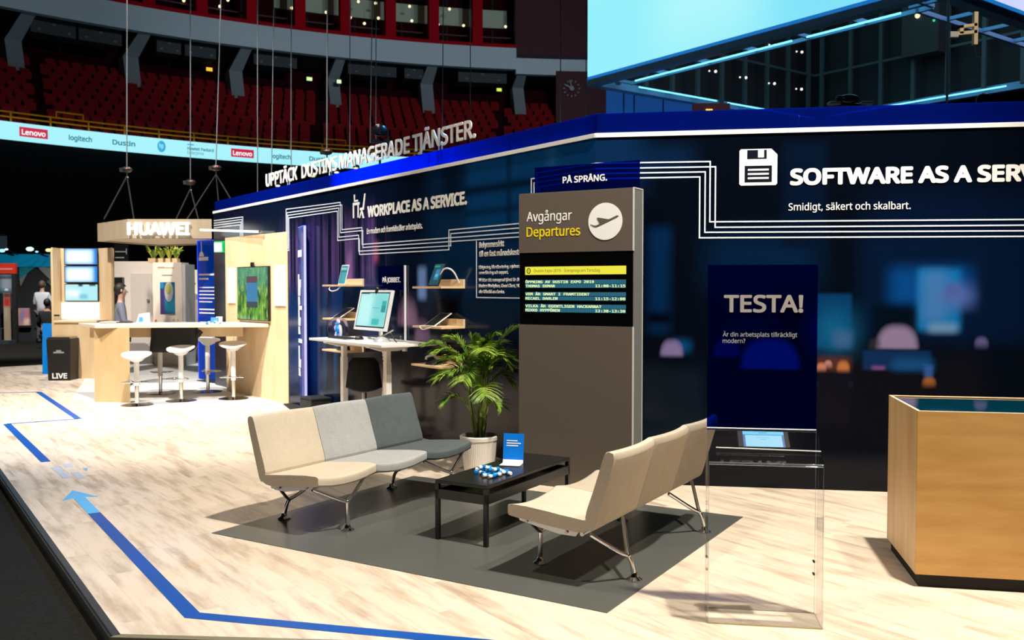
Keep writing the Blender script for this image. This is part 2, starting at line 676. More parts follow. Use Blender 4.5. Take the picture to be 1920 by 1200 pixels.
right_marks = [
    ('b', -0.2, 0.75, 2.5, 2.62, 0.08, (0.004, 0.028, 0.08)),
    ('b', -0.2, 0.35, 2.3, 2.9, 0.1, (0.004, 0.03, 0.085)),
    ('b', 0.42, 0.58, 1.2, 2.02, 0.04, (0.002, 0.03, 0.09)),
    ('b', 0.40, 0.60, 1.27, 1.36, 0.03, (0.001, 0.002, 0.004)),
    ('b', 0.86, 1.70, 1.55, 1.96, 0.10, (0.002, 0.018, 0.05)),
    ('b', 1.0, 1.35, 1.0, 1.7, 0.08, (0.002, 0.012, 0.04)),
    ('b', 1.43, 1.75, 1.86, 2.66, 0.03, (0.002, 0.009, 0.024)),
    ('b', 2.05, 3.6, 1.95, 2.25, 0.12, (0.002, 0.010, 0.032)),
    ('b', 2.0, 3.3, 1.15, 1.95, 0.06, (0.002, 0.011, 0.034)),
    ('b', 0.6, 0.74, 1.05, 1.14, 0.03, (0.004, 0.10, 0.26)),
    ('d', 0.60, 1.018, 0.085, 0.12, 0.06, (0.30, 0.25, 0.42)),
    ('b', 1.69, 1.945, 1.09, 1.505, 0.012, (0.003, 0.05, 0.14)),
    ('b', 1.69, 1.945, 1.09, 1.36, 0.09, (0.006, 0.15, 0.27)),
    ('b', 1.82, 1.945, 1.10, 1.22, 0.03, (0.05, 0.15, 0.28)),
    ('b', 1.69, 1.945, 0.92, 1.02, 0.02, (0.10, 0.035, 0.02)),
    ('d', 1.73, 0.925, 0.035, 0.05, 0.08, (0.70, 0.28, 0.14)),
    ('d', 1.78, 0.955, 0.028, 0.04, 0.08, (0.6, 0.3, 0.22)),
    ('d', 1.89, 0.92, 0.045, 0.07, 0.08, (0.62, 0.22, 0.06)),
    ('b', 2.22, 2.80, 1.42, 1.70, 0.05, (0.003, 0.075, 0.25)),
    ('b', 2.42, 2.72, 1.23, 1.69, 0.025, (0.008, 0.20, 0.44)),
    ('b', 2.46, 2.62, 1.30, 1.67, 0.04, (0.06, 0.23, 0.45)),
    ('b', 2.50, 2.70, 1.22, 1.28, 0.025, (0.16, 0.34, 0.44)),
    ('b', 2.60, 2.80, 1.42, 1.56, 0.05, (0.10, 0.17, 0.40)),
    ('d', 2.665, 1.50, 0.05, 0.07, 0.16, (0.09, 0.13, 0.34)),
    ('b', 2.1, 2.40, 1.15, 1.42, 0.03, (0.001, 0.006, 0.012)),
    ('d', 2.278, 1.092, 0.145, 0.172, 0.045, (0.30, 0.24, 0.33)),
    ('d', 2.12, 1.10, 0.04, 0.05, 0.2, (0.05, 0.05, 0.04)),
    ('b', 2.035, 2.52, 0.93, 1.077, 0.010, (0.004, 0.032, 0.10)),
    ('b', 2.25, 2.53, 0.935, 1.01, 0.03, (0.006, 0.09, 0.22)),
    ('b', 2.475, 2.535, 0.88, 0.97, 0.012, (0.03, 0.11, 0.30)),
    ('b', 2.10, 2.19, 0.935, 0.955, 0.012, (0.26, 0.10, 0.24)),
    ('d', 2.51, 0.825, 0.045, 0.05, 0.1, (0.42, 0.15, 0.03)),
    ('d', 2.875, 1.12, 0.045, 0.06, 0.1, (0.14, 0.13, 0.26)),
    ('d', 1.35, 0.925, 0.215, 0.23, 0.035, (0.55, 0.45, 0.50)),
    ('d', 1.02, 1.02, 0.1, 0.13, 0.05, (0.05, 0.10, 0.25)),
    ('b', 0.0, 0.85, 0.15, 0.93, 0.06, (0.004, 0.012, 0.02)),
    ('b', 1.69, 1.95, 0.80, 0.83, 0.012, (0.02, 0.045, 0.09)),
    ('b', 1.69, 1.95, 0.5, 0.9, 0.02, (0.004, 0.006, 0.012)),
]


def soft(mk):
    return 5


def wall_run(name, ang, x0, x1, marks, base, gain):
    marks = [mk[:soft(mk)] + (mk[soft(mk)] * (2.9 if mk[0] == 'd' else 1.8), tuple(c * k for c, k in zip(mk[soft(mk) + 1], gain))) + mk[soft(mk) + 2:] for mk in marks]
    w = B()
    box(w, x0, x1, 0.0, 0.12, 0.0, HT)
    o = obj(name, w, picture(name + '_print', base, marks, 0.16, spec=0.2), loc=C0, rot=(0, 0, R(ang)))
    return struct(o)


WL = wall_run('wall_left', AL, -9.23, 0.0, left_marks, NAVY, (1.1, 0.85, 1.05))
WR = wall_run('wall_right', AR, 0.0, 4.6, right_marks, (0.0012, 0.0026, 0.0065), (.62, .60, .78))
bm = B()
box(bm, -9.23, 0.0, -0.014, 0.13, HT - 0.022, HT + 0.012)
struct(obj('trim_3', bm, WHITE, loc=C0, rot=(0, 0, R(AL))))
bm = B()
box(bm, 0.0, 4.6, -0.014, 0.13, HT - 0.022, HT + 0.012)
struct(obj('trim_4', bm, WHITE, loc=C0, rot=(0, 0, R(AR))))
# translucent blue upstand over the trim
UP = acrylic('blue_upstand_sheet', (0.01, 0.10, 0.60), (0.002, 0.014, 0.20), 0.30, 0.05, 0.8)
n = UP.node_tree.nodes
tl = n.new('ShaderNodeBsdfTranslucent')
tl.inputs[0].default_value = (0.005, 0.13, 0.8, 1)
mx = n.new('ShaderNodeMixShader')
mx.inputs[0].default_value = 0.35
last = [l for l in UP.node_tree.links if l.to_node == n['Material Output']][0].from_socket
UP.node_tree.links.new(last, mx.inputs[1])
UP.node_tree.links.new(tl.outputs[0], mx.inputs[2])
UP.node_tree.links.new(mx.outputs[0], n['Material Output'].inputs[0])
for nm, ang, xs in (('trim_5', AL, (-9.23, -7.0, -4.45, -2.6, -1.2, -0.004)), ('trim_6', AR, (0.004, 1.55, 2.95, 4.6))):
    bm = B()
    for xa, xb in zip(xs[:-1], xs[1:]):
        box(bm, xa + 0.001, xb - 0.001, 0.02, 0.03, HT + 0.012, 2.925)
    struct(obj(nm, bm, UP, loc=C0, rot=(0, 0, R(ang))))

# circuit lines printed on the wall, one part per run of lines
LW = 0.0105
for pts in (
    [(0, 2.532), (-0.76, 2.532), (-0.76, 2.116), (-2.177, 2.118), (-2.177, 1.925), (-4.105, 1.934), (-4.115, 2.119), (-4.685, 2.119), (-4.685, 2.47), (-6.17, 2.478), (-6.17, 2.05), (-7.9, 2.05), (-7.9, 2.6), (-9.2, 2.62)],
    [(0, 2.491), (-0.838, 2.491), (-0.838, 2.077), (-2.142, 2.08), (-2.142, 1.963), (-4.129, 1.973), (-4.129, 2.157), (-4.648, 2.157), (-4.648, 2.505), (-6.2, 2.515), (-6.2, 2.08), (-7.94, 2.08), (-7.94, 2.565), (-9.2, 2.58)],
    [(0, 2.452), (-0.80, 2.452), (-0.80, 2.036), (-4.044, 2.048), (-4.044, 2.24), (-4.56, 2.242), (-4.56, 2.535), (-6.23, 2.552), (-6.23, 2.11), (-7.98, 2.11), (-7.98, 2.53), (-9.2, 2.545)],
    [(0, 2.412), (-0.725, 2.412), (-0.725, 1.998), (-4.022, 2.012), (-4.022, 2.206), (-4.603, 2.208), (-4.603, 2.568), (-6.26, 2.60), (-6.26, 2.14), (-8.02, 2.14), (-8.02, 2.49), (-9.2, 2.505)],
    [(-1.69, 1.998), (-1.69, 1.461), (-0.15, 1.461)],
):
    strokes(bm := B(), pts, LW, -0.004, -0.001)
    obj('circuit_line', bm, LINE, WL)
for pts in (
    [(0, 2.532), (0.885, 2.528), (0.885, 2.063), (4.55, 2.050)],
    [(0, 2.491), (0.926, 2.487), (0.926, 2.020), (4.55, 2.008)],
    [(0, 2.452), (0.848, 2.449), (0.848, 1.982), (4.55, 1.965)],
    [(0, 2.412), (0.807, 2.411), (0.807, 1.940), (4.55, 1.925)],
):
    strokes(bm := B(), pts, LW, -0.004, -0.001)
    obj('circuit_line', bm, LINE, WR)

# wall writing
text('heading', 'WORKPLACE AS A SERVICE.', -3.9, 2.345, 0.126, WHITE, WL, 2.05, bold=0.044)
text('subheading', 'En modern och framtidssäker arbetsplats.', -3.914, 2.16, 0.06, WHITE, WL, 1.23, bold=0.008)
text('box_heading', 'Bekymmersfritt', -1.639, 1.925, 0.052, WHITE, WL, 0.4, bold=0.02)
text('box_heading', 'till en fast månadskostnad', -1.639, 1.842, 0.052, WHITE, WL, 0.72, bold=0.02)
for k, (s, w, z, bo) in enumerate((('Rådgivning, klienthantering, mjukvara,', 0.66, 1.728, 0.0), ('serverlösning och support.', 0.47, 1.678, 0.0),
                                  ('Vi hittar rätt managerad tjänst för din a', 0.68, 1.610, 0.0), ('Modern Workplace, Cloud Client, HCM', 0.68, 1.556, 0.015),
                                  ('eller Office365 as a Service.', 0.41, 1.502, 0.015))):
    text('body_copy', s, -1.645, z, 0.03, WHITE, WL, w, bold=bo)
text('heading', 'SOFTWARE AS A SERVICE.', 1.483, 2.334, 0.126, WHITE, WR, 2.05, bold=0.046)
text('subheading', 'Smidigt, säkert och skalbart.', 1.474, 2.142, 0.055, WHITE, WR, 0.885, bold=0.008)
# floppy disk pictogram
bm = B()
X0, X1, Z0, Z1 = 1.105, 1.388, 2.338, 2.616
prism_y(bm, [(X0, Z0 + .012), (X0 + .012, Z0), (X1 - .012, Z0), (X1, Z0 + .012), (X1, Z1 - .045), (X1 - .045, Z1), (X0 + .012, Z1), (X0, Z1 - .012)], -0.006, -0.001)
obj('floppy_pictogram', bm, WHITE, WR)
ink = mat('wall_ink', (0.0025, 0.006, 0.014), 0.3)
bm = B()
box(bm, X0 + .058, X0 + .138, -0.008, -0.006, Z1 - .075, Z1 - .008)
box(bm, X0 + .184, X0 + .203, -0.008, -0.006, Z1 - .075, Z1 - .008)
box(bm, X0 + .138, X0 + .184, -0.008, -0.006, Z1 - .075, Z1 - .066)
box(bm, X0 + .04, X1 - .04, -0.008, -0.006, Z0 + .025, Z0 + .15)
obj('floppy_pictogram_gap', bm, ink, WR)
bm = B()
for k in range(3):
    box(bm, X0 + .063, X1 - .063, -0.010, -0.008, Z0 + .048 + k * .032, Z0 + .062 + k * .032)
obj('floppy_pictogram_line', bm, WHITE, WR)
# desk-worker pictogram: a table and a chair seen from the side
bm = B()
xa = -4.27
for (x0, x1, z0, z1) in ((0.0, 0.03, 2.36, 2.52), (0.0, 0.17, 2.505, 2.535), (0.12, 0.15, 2.36, 2.52), (0.03, 0.055, 2.55, 2.63), (0.03, 0.13, 2.545, 2.565)):
    box(bm, xa + x0, xa + x1, -0.005, -0.001, z0, z1)
prism_y(bm, [(xa + .29, 2.62), (xa + .325, 2.62), (xa + .28, 2.44), (xa + .18, 2.44), (xa + .18, 2.465), (xa + .25, 2.47)], -0.005, -0.001)
prism_y(bm, [(xa + .21, 2.44), (xa + .235, 2.44), (xa + .285, 2.345), (xa + .25, 2.345)], -0.005, -0.001)
prism_y(bm, [(xa + .21, 2.44), (xa + .235, 2.44), (xa + .185, 2.35), (xa + .16, 2.35)], -0.005, -0.001)
obj('workplace_pictogram', bm, WHITE, WL)

# ------------------------------------------------------------------ dark grey floor inlay under the seating
m = mat('grey_vinyl', (0.09, 0.094, 0.085), 0.30, spec=0.5)
t = NT(m)
t.link(t.mix(t.noise(t.coords(), 3, 4), (0.080, 0.086, 0.080), (0.098, 0.102, 0.092)), t.b.inputs['Base Color'])
bm = B()
prism(bm, [(-1.898, 5.817), (0.453, 4.373), (1.562, 6.226), (-0.813, 7.596)], 0.0, 0.004)
tag(obj('floor_mat', bm, m), 'dark grey vinyl floor mat under the two benches and coffee table', 'floor mat')

# ------------------------------------------------------------------ blue floor tape
TAPE = mat('blue_tape', (0.004, 0.075, 0.36), 0.33)
TAPE_LIT = mat('glare_lit_tape', (0.10, 0.46, 0.85), 0.33)  # same blue tape, with the glare on it put into a paler colour


def ribbon(bm, pts, w, z0=0.0, z1=0.0022):
    pts = [Vector((p[0], p[1], 0)) for p in pts]
    L, Rr = [], []
    for i, p in enumerate(pts):
        d0 = (p - pts[i - 1]).normalized() if i else (pts[1] - p).normalized()
        d1 = (pts[i + 1] - p).normalized() if i < len(pts) - 1 else d0
        n0, n1 = Vector((-d0.y, d0.x, 0)), Vector((-d1.y, d1.x, 0))
        mt = (n0 + n1).normalized()
        k = w / 2 / max(0.3, mt.dot(n0))
        L.append(p + mt * k)
        Rr.append(p - mt * k)
    for i in range(len(pts) - 1):
        prism(bm, [L[i], Rr[i], Rr[i + 1], L[i + 1]], z0, z1)
    return bm


ft = thing('floor_arrow', 'long blue floor tape line ending in an arrowhead paled by glare', 'floor tape', (-2.5, 5.8, 0))
sh = Vector((2.5, -5.8, 0))
A0, A1, A2 = Vector((-3.30, 6.96, 0)), Vector((-1.515, 4.345, 0)), Vector((4.2, 2.95, 0))
dd = (A1 - A0).normalized()
obj('tape_strip', ribbon(B(), [A0 + dd * 0.75 + sh, A1 + sh, A2 + sh], 0.078), TAPE, ft)
obj('arrow_tail', ribbon(B(), [A0 + dd * 0.15 + sh, A0 + dd * 0.75 + sh], 0.078), TAPE_LIT, ft)
nn = Vector((-dd.y, dd.x, 0))
tip = A0 - dd * 0.12 + sh
bm = B()
prism(bm, [tip, A0 + dd * 0.22 + nn * 0.12 + sh, A0 + dd * 0.15 + sh, A0 + dd * 0.22 - nn * 0.12 + sh], 0.0, 0.0024)
obj('arrow_head', bm, TAPE_LIT, ft)
pts = [fl(-40, 738), fl(72, 735), fl(147, 785.5), fl(13, 795), fl(86, 866)]
bm = ribbon(B(), pts[1:3], 0.078)
ribbon(bm, pts[3:5], 0.078)
ribbon(bm, [pts[0], pts[1] + Vector((0.03, 0, 0))], 0.05)
ribbon(bm, [pts[2], pts[3]], 0.05)
tag(obj('floor_tape', bm, TAPE), 'zigzag blue floor tape line on pale boards at far left', 'floor tape')
tag(obj('floor_tape', ribbon(B(), [fl(-30, 703), fl(96, 691)], 0.07), mat('grey_tape', (0.35, 0.38, 0.45), 0.5)),
    'thin grey-blue tape line on the floor before the black LIVE bin', 'floor tape')
# worn lettering between tape and arrow
fm = thing('floor_decal', 'faded pale blue floor sticker in front of the arrowhead', 'floor sticker', fl(132, 888))
bm = B()
w_ = fl(132, 888)
for (a_, b_) in (((103, 876), (126, 897)), ((124, 870), (131, 876)), ((140, 886), (154, 898))):
    ribbon(bm, [fl(*a_) - w_, fl(*b_) - w_], 0.06)
obj('lettering', bm, mat('faded_sticker', (0.46, 0.50, 0.58), 0.5), fm)
bm = B()
p_ = [fl(155, 879) - w_, fl(163, 883) - w_, fl(165, 877) - w_]
prism(bm, p_, 0, 0.002)
obj('pointer', bm, mat('sticker_blue', (0.2, 0.36, 0.62), 0.5), fm)

# ================================================================== THE SEATING AREA
TH = -31.0
BEIGE = fabric('beige_wool', (0.60, 0.53, 0.42), (0.44, 0.37, 0.28))
LGREY = fabric('light_grey_wool', (0.42, 0.43, 0.42), (0.27, 0.28, 0.28))
DGREY = fabric('dark_grey_wool', (0.115, 0.135, 0.14), (0.055, 0.07, 0.074))
BEIGE_DIM = fabric('beige_wool_dimmed', (0.50, 0.44, 0.35), (0.35, 0.29, 0.22))  # beige wool again, weaker light put into a darker colour
BEIGE_SHADE = fabric('beige_wool_shaded', (0.38, 0.34, 0.28), (0.25, 0.215, 0.17))  # same beige, darker still for the shade on the far seat

SEAT_RING = [(.303, .384), (.297, .392), (.20, .391), (.06, .378), (-.09, .362), (-.16, .358), (-.186, .345), (-.196, .315), (-.165, .288), (-.08, .288), (.06, .302), (.20, .317), (.297, .326), (.304, .333)]
BACK_RING = [(-.150, .366), (-.185, .45), (-.226, .575), (-.262, .692), (-.272, .716), (-.292, .726), (-.318, .718), (-.328, .696), (-.298, .59), (-.262, .47), (-.236, .385), (-.222, .33), (-.205, .302), (-.180, .306)]


def pad(ring, y0, y1, kind):
    """upholstered pad swept along y with softened ends and a hollow middle"""
    bm = B()
    cx = sum(p[0] for p in ring) / len(ring)
    cz = sum(p[1] for p in ring) / len(ring)
    rows = []
    ts = [-1, -.992, -.96, -.8, -.55, -.28, 0, .28, .55, .8, .96, .992, 1]
    for tt in ts:
        e = 1.0 if abs(tt) < .98 else (.995 if abs(tt) < 1 else .985)
        hol = (1 - tt * tt) * .030
        row = []
        for (x, z) in ring:
            dx, dz = x - cx, z - cz
            thin_x, thin_z = (dx, dz * e) if kind == 'seat' else (dx * (1 - (1 - e) * .9) if abs(dz) < .1 else dx, dz)
            if kind == 'seat':
                k = max(0.0, min(1.0, (x + .2) / .45))
                px_, pz_ = cx + dx * (1 - (1 - e) * .05), cz + dz * e - hol * k
            else:
                k = max(0.0, min(1.0, (z - .33) / .3))
                # pad thickness measured across the slanted back
                mid = -.165 - (z - .30) * .33
                px_, pz_ = mid + (x - mid) * e - hol * k, cz + dz * (1 - (1 - e) * .05)
            row.append(bm.verts.new((px_, y0 + (tt + 1) / 2 * (y1 - y0), pz_)))
        rows.append(row)
    n = len(ring)
    for a_, b_ in zip(rows[:-1], rows[1:]):
        for k in range(n):
            bm.faces.new((a_[k], a_[(k + 1) % n], b_[(k + 1) % n], b_[k]))
    caps = [bm.faces.new(list(reversed(rows[0]))), bm.faces.new(rows[-1])]
    lay = bm.edges.layers.float.new('crease_edge')
    for f_ in caps:
        for e_ in f_.edges:
            e_[lay] = .75
    return bm


def bench(label, loc, rz, mats_seat, mats_back, cx, reverse=False):
    r = thing('waiting_bench', label, 'bench', loc, rz)
    W = .545
    for k in range(3):
        y0 = -1.5 * W + k * W
        i = 2 - k if reverse else k
        s = obj('seat_cushion', pad(SEAT_RING, y0, y0 + W - .004, 'seat'), mats_seat[i], r, smooth=True)
        b = obj('back_cushion', pad(BACK_RING, y0, y0 + W - .004, 'back'), mats_back[i], r, smooth=True)
        for o in (s, b):
            o.location.x = cx
            sub = o.modifiers.new('smooth', 'SUBSURF')
            sub.levels = sub.render_levels = 1
    bm = B()
    for y in (-.80, -.28, .27, .79):
        hexa(bm, [(.245, y, .326), (.0, y, .300), (-.12, y, .290), (-.10, y, .262), (.0, y, .262), (.235, y, .304)],
             [(.245, y + .012, .326), (.0, y + .012, .300), (-.12, y + .012, .290), (-.10, y + .012, .262), (.0, y + .012, .262), (.235, y + .012, .304)])
    tube(bm, [(.20, -.79, .306), (.20, .79, .306)], .013)
    tube(bm, [(-.13, -.79, .276), (-.13, .79, .276)], .013)
    obj('support_frame', bm, ALU, r, loc=(cx, 0, 0), bevel=.002)
    bm = B()
    for y, s_ in ((-.801, -1), (.803, 1)):
        for x, z in ((.19, .307), (-.05, .280)):
            tube(bm, [(x, y, z), (x, y + s_ * .008, z)], .008, 8)
    obj('frame_bolt', bm, STEEL, r, loc=(cx, 0, 0))
    for y in (-.56, .555):
        for front in (1, 0):
            bm = B()
            if front:
                foot, node, e1, e2 = (.28, y, .02), (.278, y, .19), (.215, y - .245, .304), (.215, y + .235, .304)
            else:
                foot, node, e1, e2 = (-.29, y, .02), (-.262, y + .02, .135), (-.135, y - .20, .276), (-.135, y + .22, .276)
            tube(bm, smooth_path([foot, ((foot[0] + node[0]) / 2, (foot[1] + node[1]) / 2, (foot[2] + node[2]) / 2 + .02), node], 3), .0125, 12)
            for e in (e1, e2):
                q = tuple(node[i] + (e[i] - node[i]) * .25 + (0, 0, -.006)[i] for i in range(3))
                tube(bm, smooth_path([node, q, e], 4), .0115, 12)
            ball(bm, node, .0145)
            lg = obj('leg', bm, CHROME, r, smooth=True)
            bm = B()
            lathe(bm, [(.042, 0.0), (.042, .007), (.033, .013), (.022, .02), (.018, .034), (.014, .04)], 22, (foot[0], foot[1], 0.004))
            obj('foot', bm, CHROME, lg, smooth=True)
    return r


def rot2(x, y, deg):
    c, s = math.cos(R(deg)), math.sin(R(deg))
    return x * c - y * s, x * s + y * c


bench('three-seat bench in beige, light grey and dark grey wool left of the coffee table', (-.982, 6.49, 0), -32.5,
      (BEIGE, LGREY, DGREY), (BEIGE, LGREY, DGREY), -.025)
bench('three-seat beige wool bench seen from behind, right of the coffee table', (.682, 5.49, 0), 149.3,
      (BEIGE_SHADE, BEIGE_DIM, BEIGE), (BEIGE_SHADE, BEIGE_DIM, BEIGE), .035)

# coffee table
r = thing('coffee_table', 'low black coffee table with a shelf between the two benches', 'coffee table', (-.035, 6.04, .004), -30.5)
TB = mat('black_table', (0.010, 0.010, 0.011), 0.28, spec=0.5)
hw, hl, H = .187, .545, .37
bm = B()
box(bm, -hw, hw, -hl, hl, H - .022, H)
obj('tabletop', bm, TB, r, bevel=.003)
bm = B()
box(bm, -hw + .02, hw - .02, -hl + .02, hl - .02, .262, .275)
for (x0, x1, y0, y1) in ((-hw, hw, -hl, -hl + .018), (-hw, hw, hl - .018, hl), (-hw, -hw + .018, -hl, hl), (hw - .018, hw, -hl, hl)):
    box(bm, x0, x1, y0, y1, .255, .312)
obj('shelf', bm, TB, r)
for sx in (-1, 1):
    for sy in (-1, 1):
        bm = B()
        x, y = sx * (hw - .0125), sy * (hl - .0125)
        box(bm, x - .0125, x + .0125, y - .0125, y + .0125, 0, H - .022)
        obj('leg', bm, TB, r)

# leaflet stand on the table: clear L-shaped holder with a blue card
bl = fl(962, 869, .374)
r = thing('leaflet_stand', 'clear acrylic stand with a blue and white card on the coffee table', 'leaflet stand', (bl.x, bl.y, .374), -14)
BC = mat('card_blue', (0.0, 0.19, 0.75), 0.4)
rx = R(-8)
bm = B()
box(bm, -.072, .072, 0.0, .003, 0.0, .205)
obj('back_sheet', bm, CLEAR, r, rot=(rx, 0, 0))
bm = B()
box(bm, -.08, .085, -.11, .0, 0.0, .003)
obj('base_sheet', bm, CLEAR, r)
bm = B()
box(bm, -.068, .068, -.105, -.006, .0035, .006)
obj('white_leaflet', bm, WHITE, r)
cd = obj('card', box(B(), -.07, .07, -.004, -.001, .004, .2), BC, r, rot=(rx, 0, 0))
obj('white_band', box(B(), -.07, .07, -.0055, -.004, .004, .026), WHITE, cd)
bm = B()
for k, w in enumerate((.075, .098, .08)):
    box(bm, -.048, -.048 + w, -.0055, -.004, .148 - k * .0165, .155 - k * .0165)
obj('lettering', bm, WHITE, cd)

# blue and white wrapped sweets
SWB = mat('sweet_blue', (0.0, 0.22, 0.62), 0.3)
SWW = mat('sweet_white', (0.85, 0.87, 0.9), 0.35)
SWBM = None
proto = None
rnd = random.Random(3)
spots = []
for (px_, py_, q) in ((893, 884, 0), (899, 880, 0), (905, 887, 0), (912, 891, 0), (922, 893, 0), (932, 890, 0), (940, 886, 0), (954, 887, 0),
                      (918, 884, 0), (927, 884, 0), (909, 880, 0), (914, 876, 0), (935, 881, 0), (946, 884, 0), (903, 883, 1), (920, 888, 1), (930, 887, 1), (912, 884, 1)):
    p = fl(px_, py_, .386)
    spots.append((p.x, p.y, .3865 + .024 * q))
for i, (x, y, z) in enumerate(spots):
    if proto is None:
        proto = thing('wrapped_sweet', 'small blue and white wrapped sweet in the pile on the coffee table', 'sweet', (x, y, z), 0, 'wrapped sweets on the coffee table')
        bm = B()
        tube(bm, [(-.026, 0, 0), (-.023, 0, 0), (.004, 0, 0)], .0125, 12, radii=[.009, .0125, .0125])
        obj('blue_half', bm, SWB, proto, smooth=True)
        bm = B()
        tube(bm, [(.004, 0, 0), (.022, 0, 0), (.026, 0, 0)], .0125, 12, radii=[.0122, .0122, .009])
        obj('white_half', bm, SWW, proto, smooth=True)
        o = proto
    else:
        o = dup(proto)
    o.location = (x, y, z)
    o.rotation_euler = (0, 0, rnd.uniform(0, 6.28))
    o.scale = (1.05, 1.05, 1.05)

# ------------------------------------------------------------------ departures board
KA = -30.1
r = thing('departures_board', 'tall grey-brown departures board with a black screen between the wall and benches', 'information board', (.055, 7.35, 0), KA)
KG = mat('kiosk_taupe', (0.105, 0.085, 0.068), 0.6, spec=0.3)
KS = mat('kiosk_side_grey', (0.14, 0.145, 0.14), 0.5)
KW, KD, KH = .972, .18, 2.292
obj('body', box(B(), 0, KW, .012, KD, 0, KH), KS, r)
obj('header_panel', box(B(), 0, KW - .006, 0, .012, 1.826, KH - .004), KG, r)
obj('lower_panel', box(B(), 0, KW - .006, 0, .012, 0.0, 1.262), KG, r)
kt = mat('pale_edge_trim', (0.55, 0.55, 0.52), 0.35)
bm = B()
for (x0, x1, y0, y1, z0, z1) in ((KW - .006, KW + .003, -.002, .012, 0, 1.262), (KW - .006, KW + .003, -.002, .012, 1.826, KH), (KW - .006, KW + .003, KD - .008, KD + .002, 0, KH),
                                 (KW - .003, KW + .003, 0, KD, KH - .006, KH + .002)):
    box(bm, x0, x1, y0, y1, z0, z1)
obj('edge_trim', bm, kt, r)
sc = obj('screen', box(B(), 0.004, KW - .006, .006, .0125, 1.262, 1.826), mat('screen_black', (0.002, 0.002, 0.002), 0.12), r)
text('swedish_heading', 'Avgångar', .070, 2.070, .075, WHITE, r, .395, y=0, bold=.006)
YEL = mat('yellow_vinyl', (0.85, 0.66, 0.0), 0.5)
text('english_heading', 'Departures', .070, 1.951, .075, YEL, r, .466, y=0, bold=.010)
dc = obj('plane_disc', disc_y(B(), .745, 2.049, .139, .139, -.004, 0), WHITE, r)
bm = B()
P = lambda x, z: ((x - 782) / 126 * .139 + .745, (300 - z) / 140 * .139 + 2.049)
prism_y(bm, [P(672, 318), P(700, 328), P(712, 330), P(740, 318), P(870, 258), P(882, 262), P(872, 270), P(745, 328), P(716, 340), P(702, 338)], -.007, -.004)
prism_y(bm, [P(720, 272), P(735, 270), P(822, 288), P(745, 322)], -.0065, -.004)
obj('takeoff_plane', bm, KG, dc)
YG = glow('led_yellow', (0.95, 0.86, 0.05), 0.9)
AMB = glow('led_pale_yellow', (0.72, 0.88, 0.42), 1.0)
TEAL = glow('led_teal', (0.008, 0.13, 0.20), 1.0)
TEAL2 = glow('led_teal_dim', (0.003, 0.05, 0.085), 1.0)
yb = obj('yellow_bar', box(B(), .055, .913, .002, .0055, 1.653, 1.716), YG, sc)
bm = B()
n_ = 24
for k in range(n_):
    a0, a1 = 2 * math.pi * k / n_, 2 * math.pi * (k + 1) / n_
    prism_y(bm, [(.087 + .018 * math.cos(a0), 1.684 + .022 * math.sin(a0)), (.087 + .018 * math.cos(a1), 1.684 + .022 * math.sin(a1)),
                 (.087 + .012 * math.cos(a1), 1.684 + .015 * math.sin(a1)), (.087 + .012 * math.cos(a0), 1.684 + .015 * math.sin(a0))], 0.0, .002)
disc_y(bm, .087, 1.684, .004, .005, 0, .002, 10)
obj('clock_ring', bm, BLACK, sc)
text('bar_text', 'Dustin Expo 2019 - Scenprogram Torsdag', .135, 1.673, .023, mat('bar_ink', (0.10, 0.10, 0.01), 0.5), sc, .565, y=.002, depth=.001)
rows = [('ÖPPNING AV DUSTIN EXPO 2019', None, 1.587, .595), ('THOMAS EKMAN', '11:00-11:15', 1.555, .26), ('VEM ÄR SMART I FRAMTIDEN?', None, 1.492, .555), ('MICAEL DAHLEN', '11:15-12:00', 1.458, .285),
        ('VILKA ÄR EGENTLIGEN HACKARNA?', None, 1.398, .655), ('MIKKO HYPPÖNEN', '12:30-13:30', 1.366, .305)]
for body, tm, z, w in rows:
    bm = B()
    bg = B()
    box(bg, .055, .912, .0045, .0055, z - .005, z + .027)
    for k in range(46):
        x = .055 + k * .01865
        box(bm, x + .002, x + .0165, .0035, .0045, z - .003, z + .025)
    obj('teal_row', bg, TEAL2, sc)
    obj('teal_cell_pattern', bm, TEAL, sc)
for body, tm, z, w in rows:
    text('programme_text', body, .057, z, .0215, AMB, sc, w, y=.0035, depth=.002, bold=.03, font='mono')
    if tm:
        text('programme_time', tm, .663, z, .0215, AMB, sc, .245, y=.0035, depth=.002, bold=.03, font='mono')

# ------------------------------------------------------------------ blue acrylic sign behind the board
r = thing('acrylic_sign', 'blue see-through acrylic sign reading PÅ SPRÅNG behind the departures board', 'sign', (.055 + .515 * .25, 7.35 + .857 * .25, 0), KA)
obj('sheet', box(B(), .0, .912, 0, .006, .02, 2.525), FILM, r)
obj('foot', box(B(), .0, .912, -.04, .12, 0, .02), BLACK, r)
text('sign_text', 'PÅ SPRÅNG.', .256, 2.384, .052, WHITE, r, .386, y=-.001, depth=.002, bold=.026)

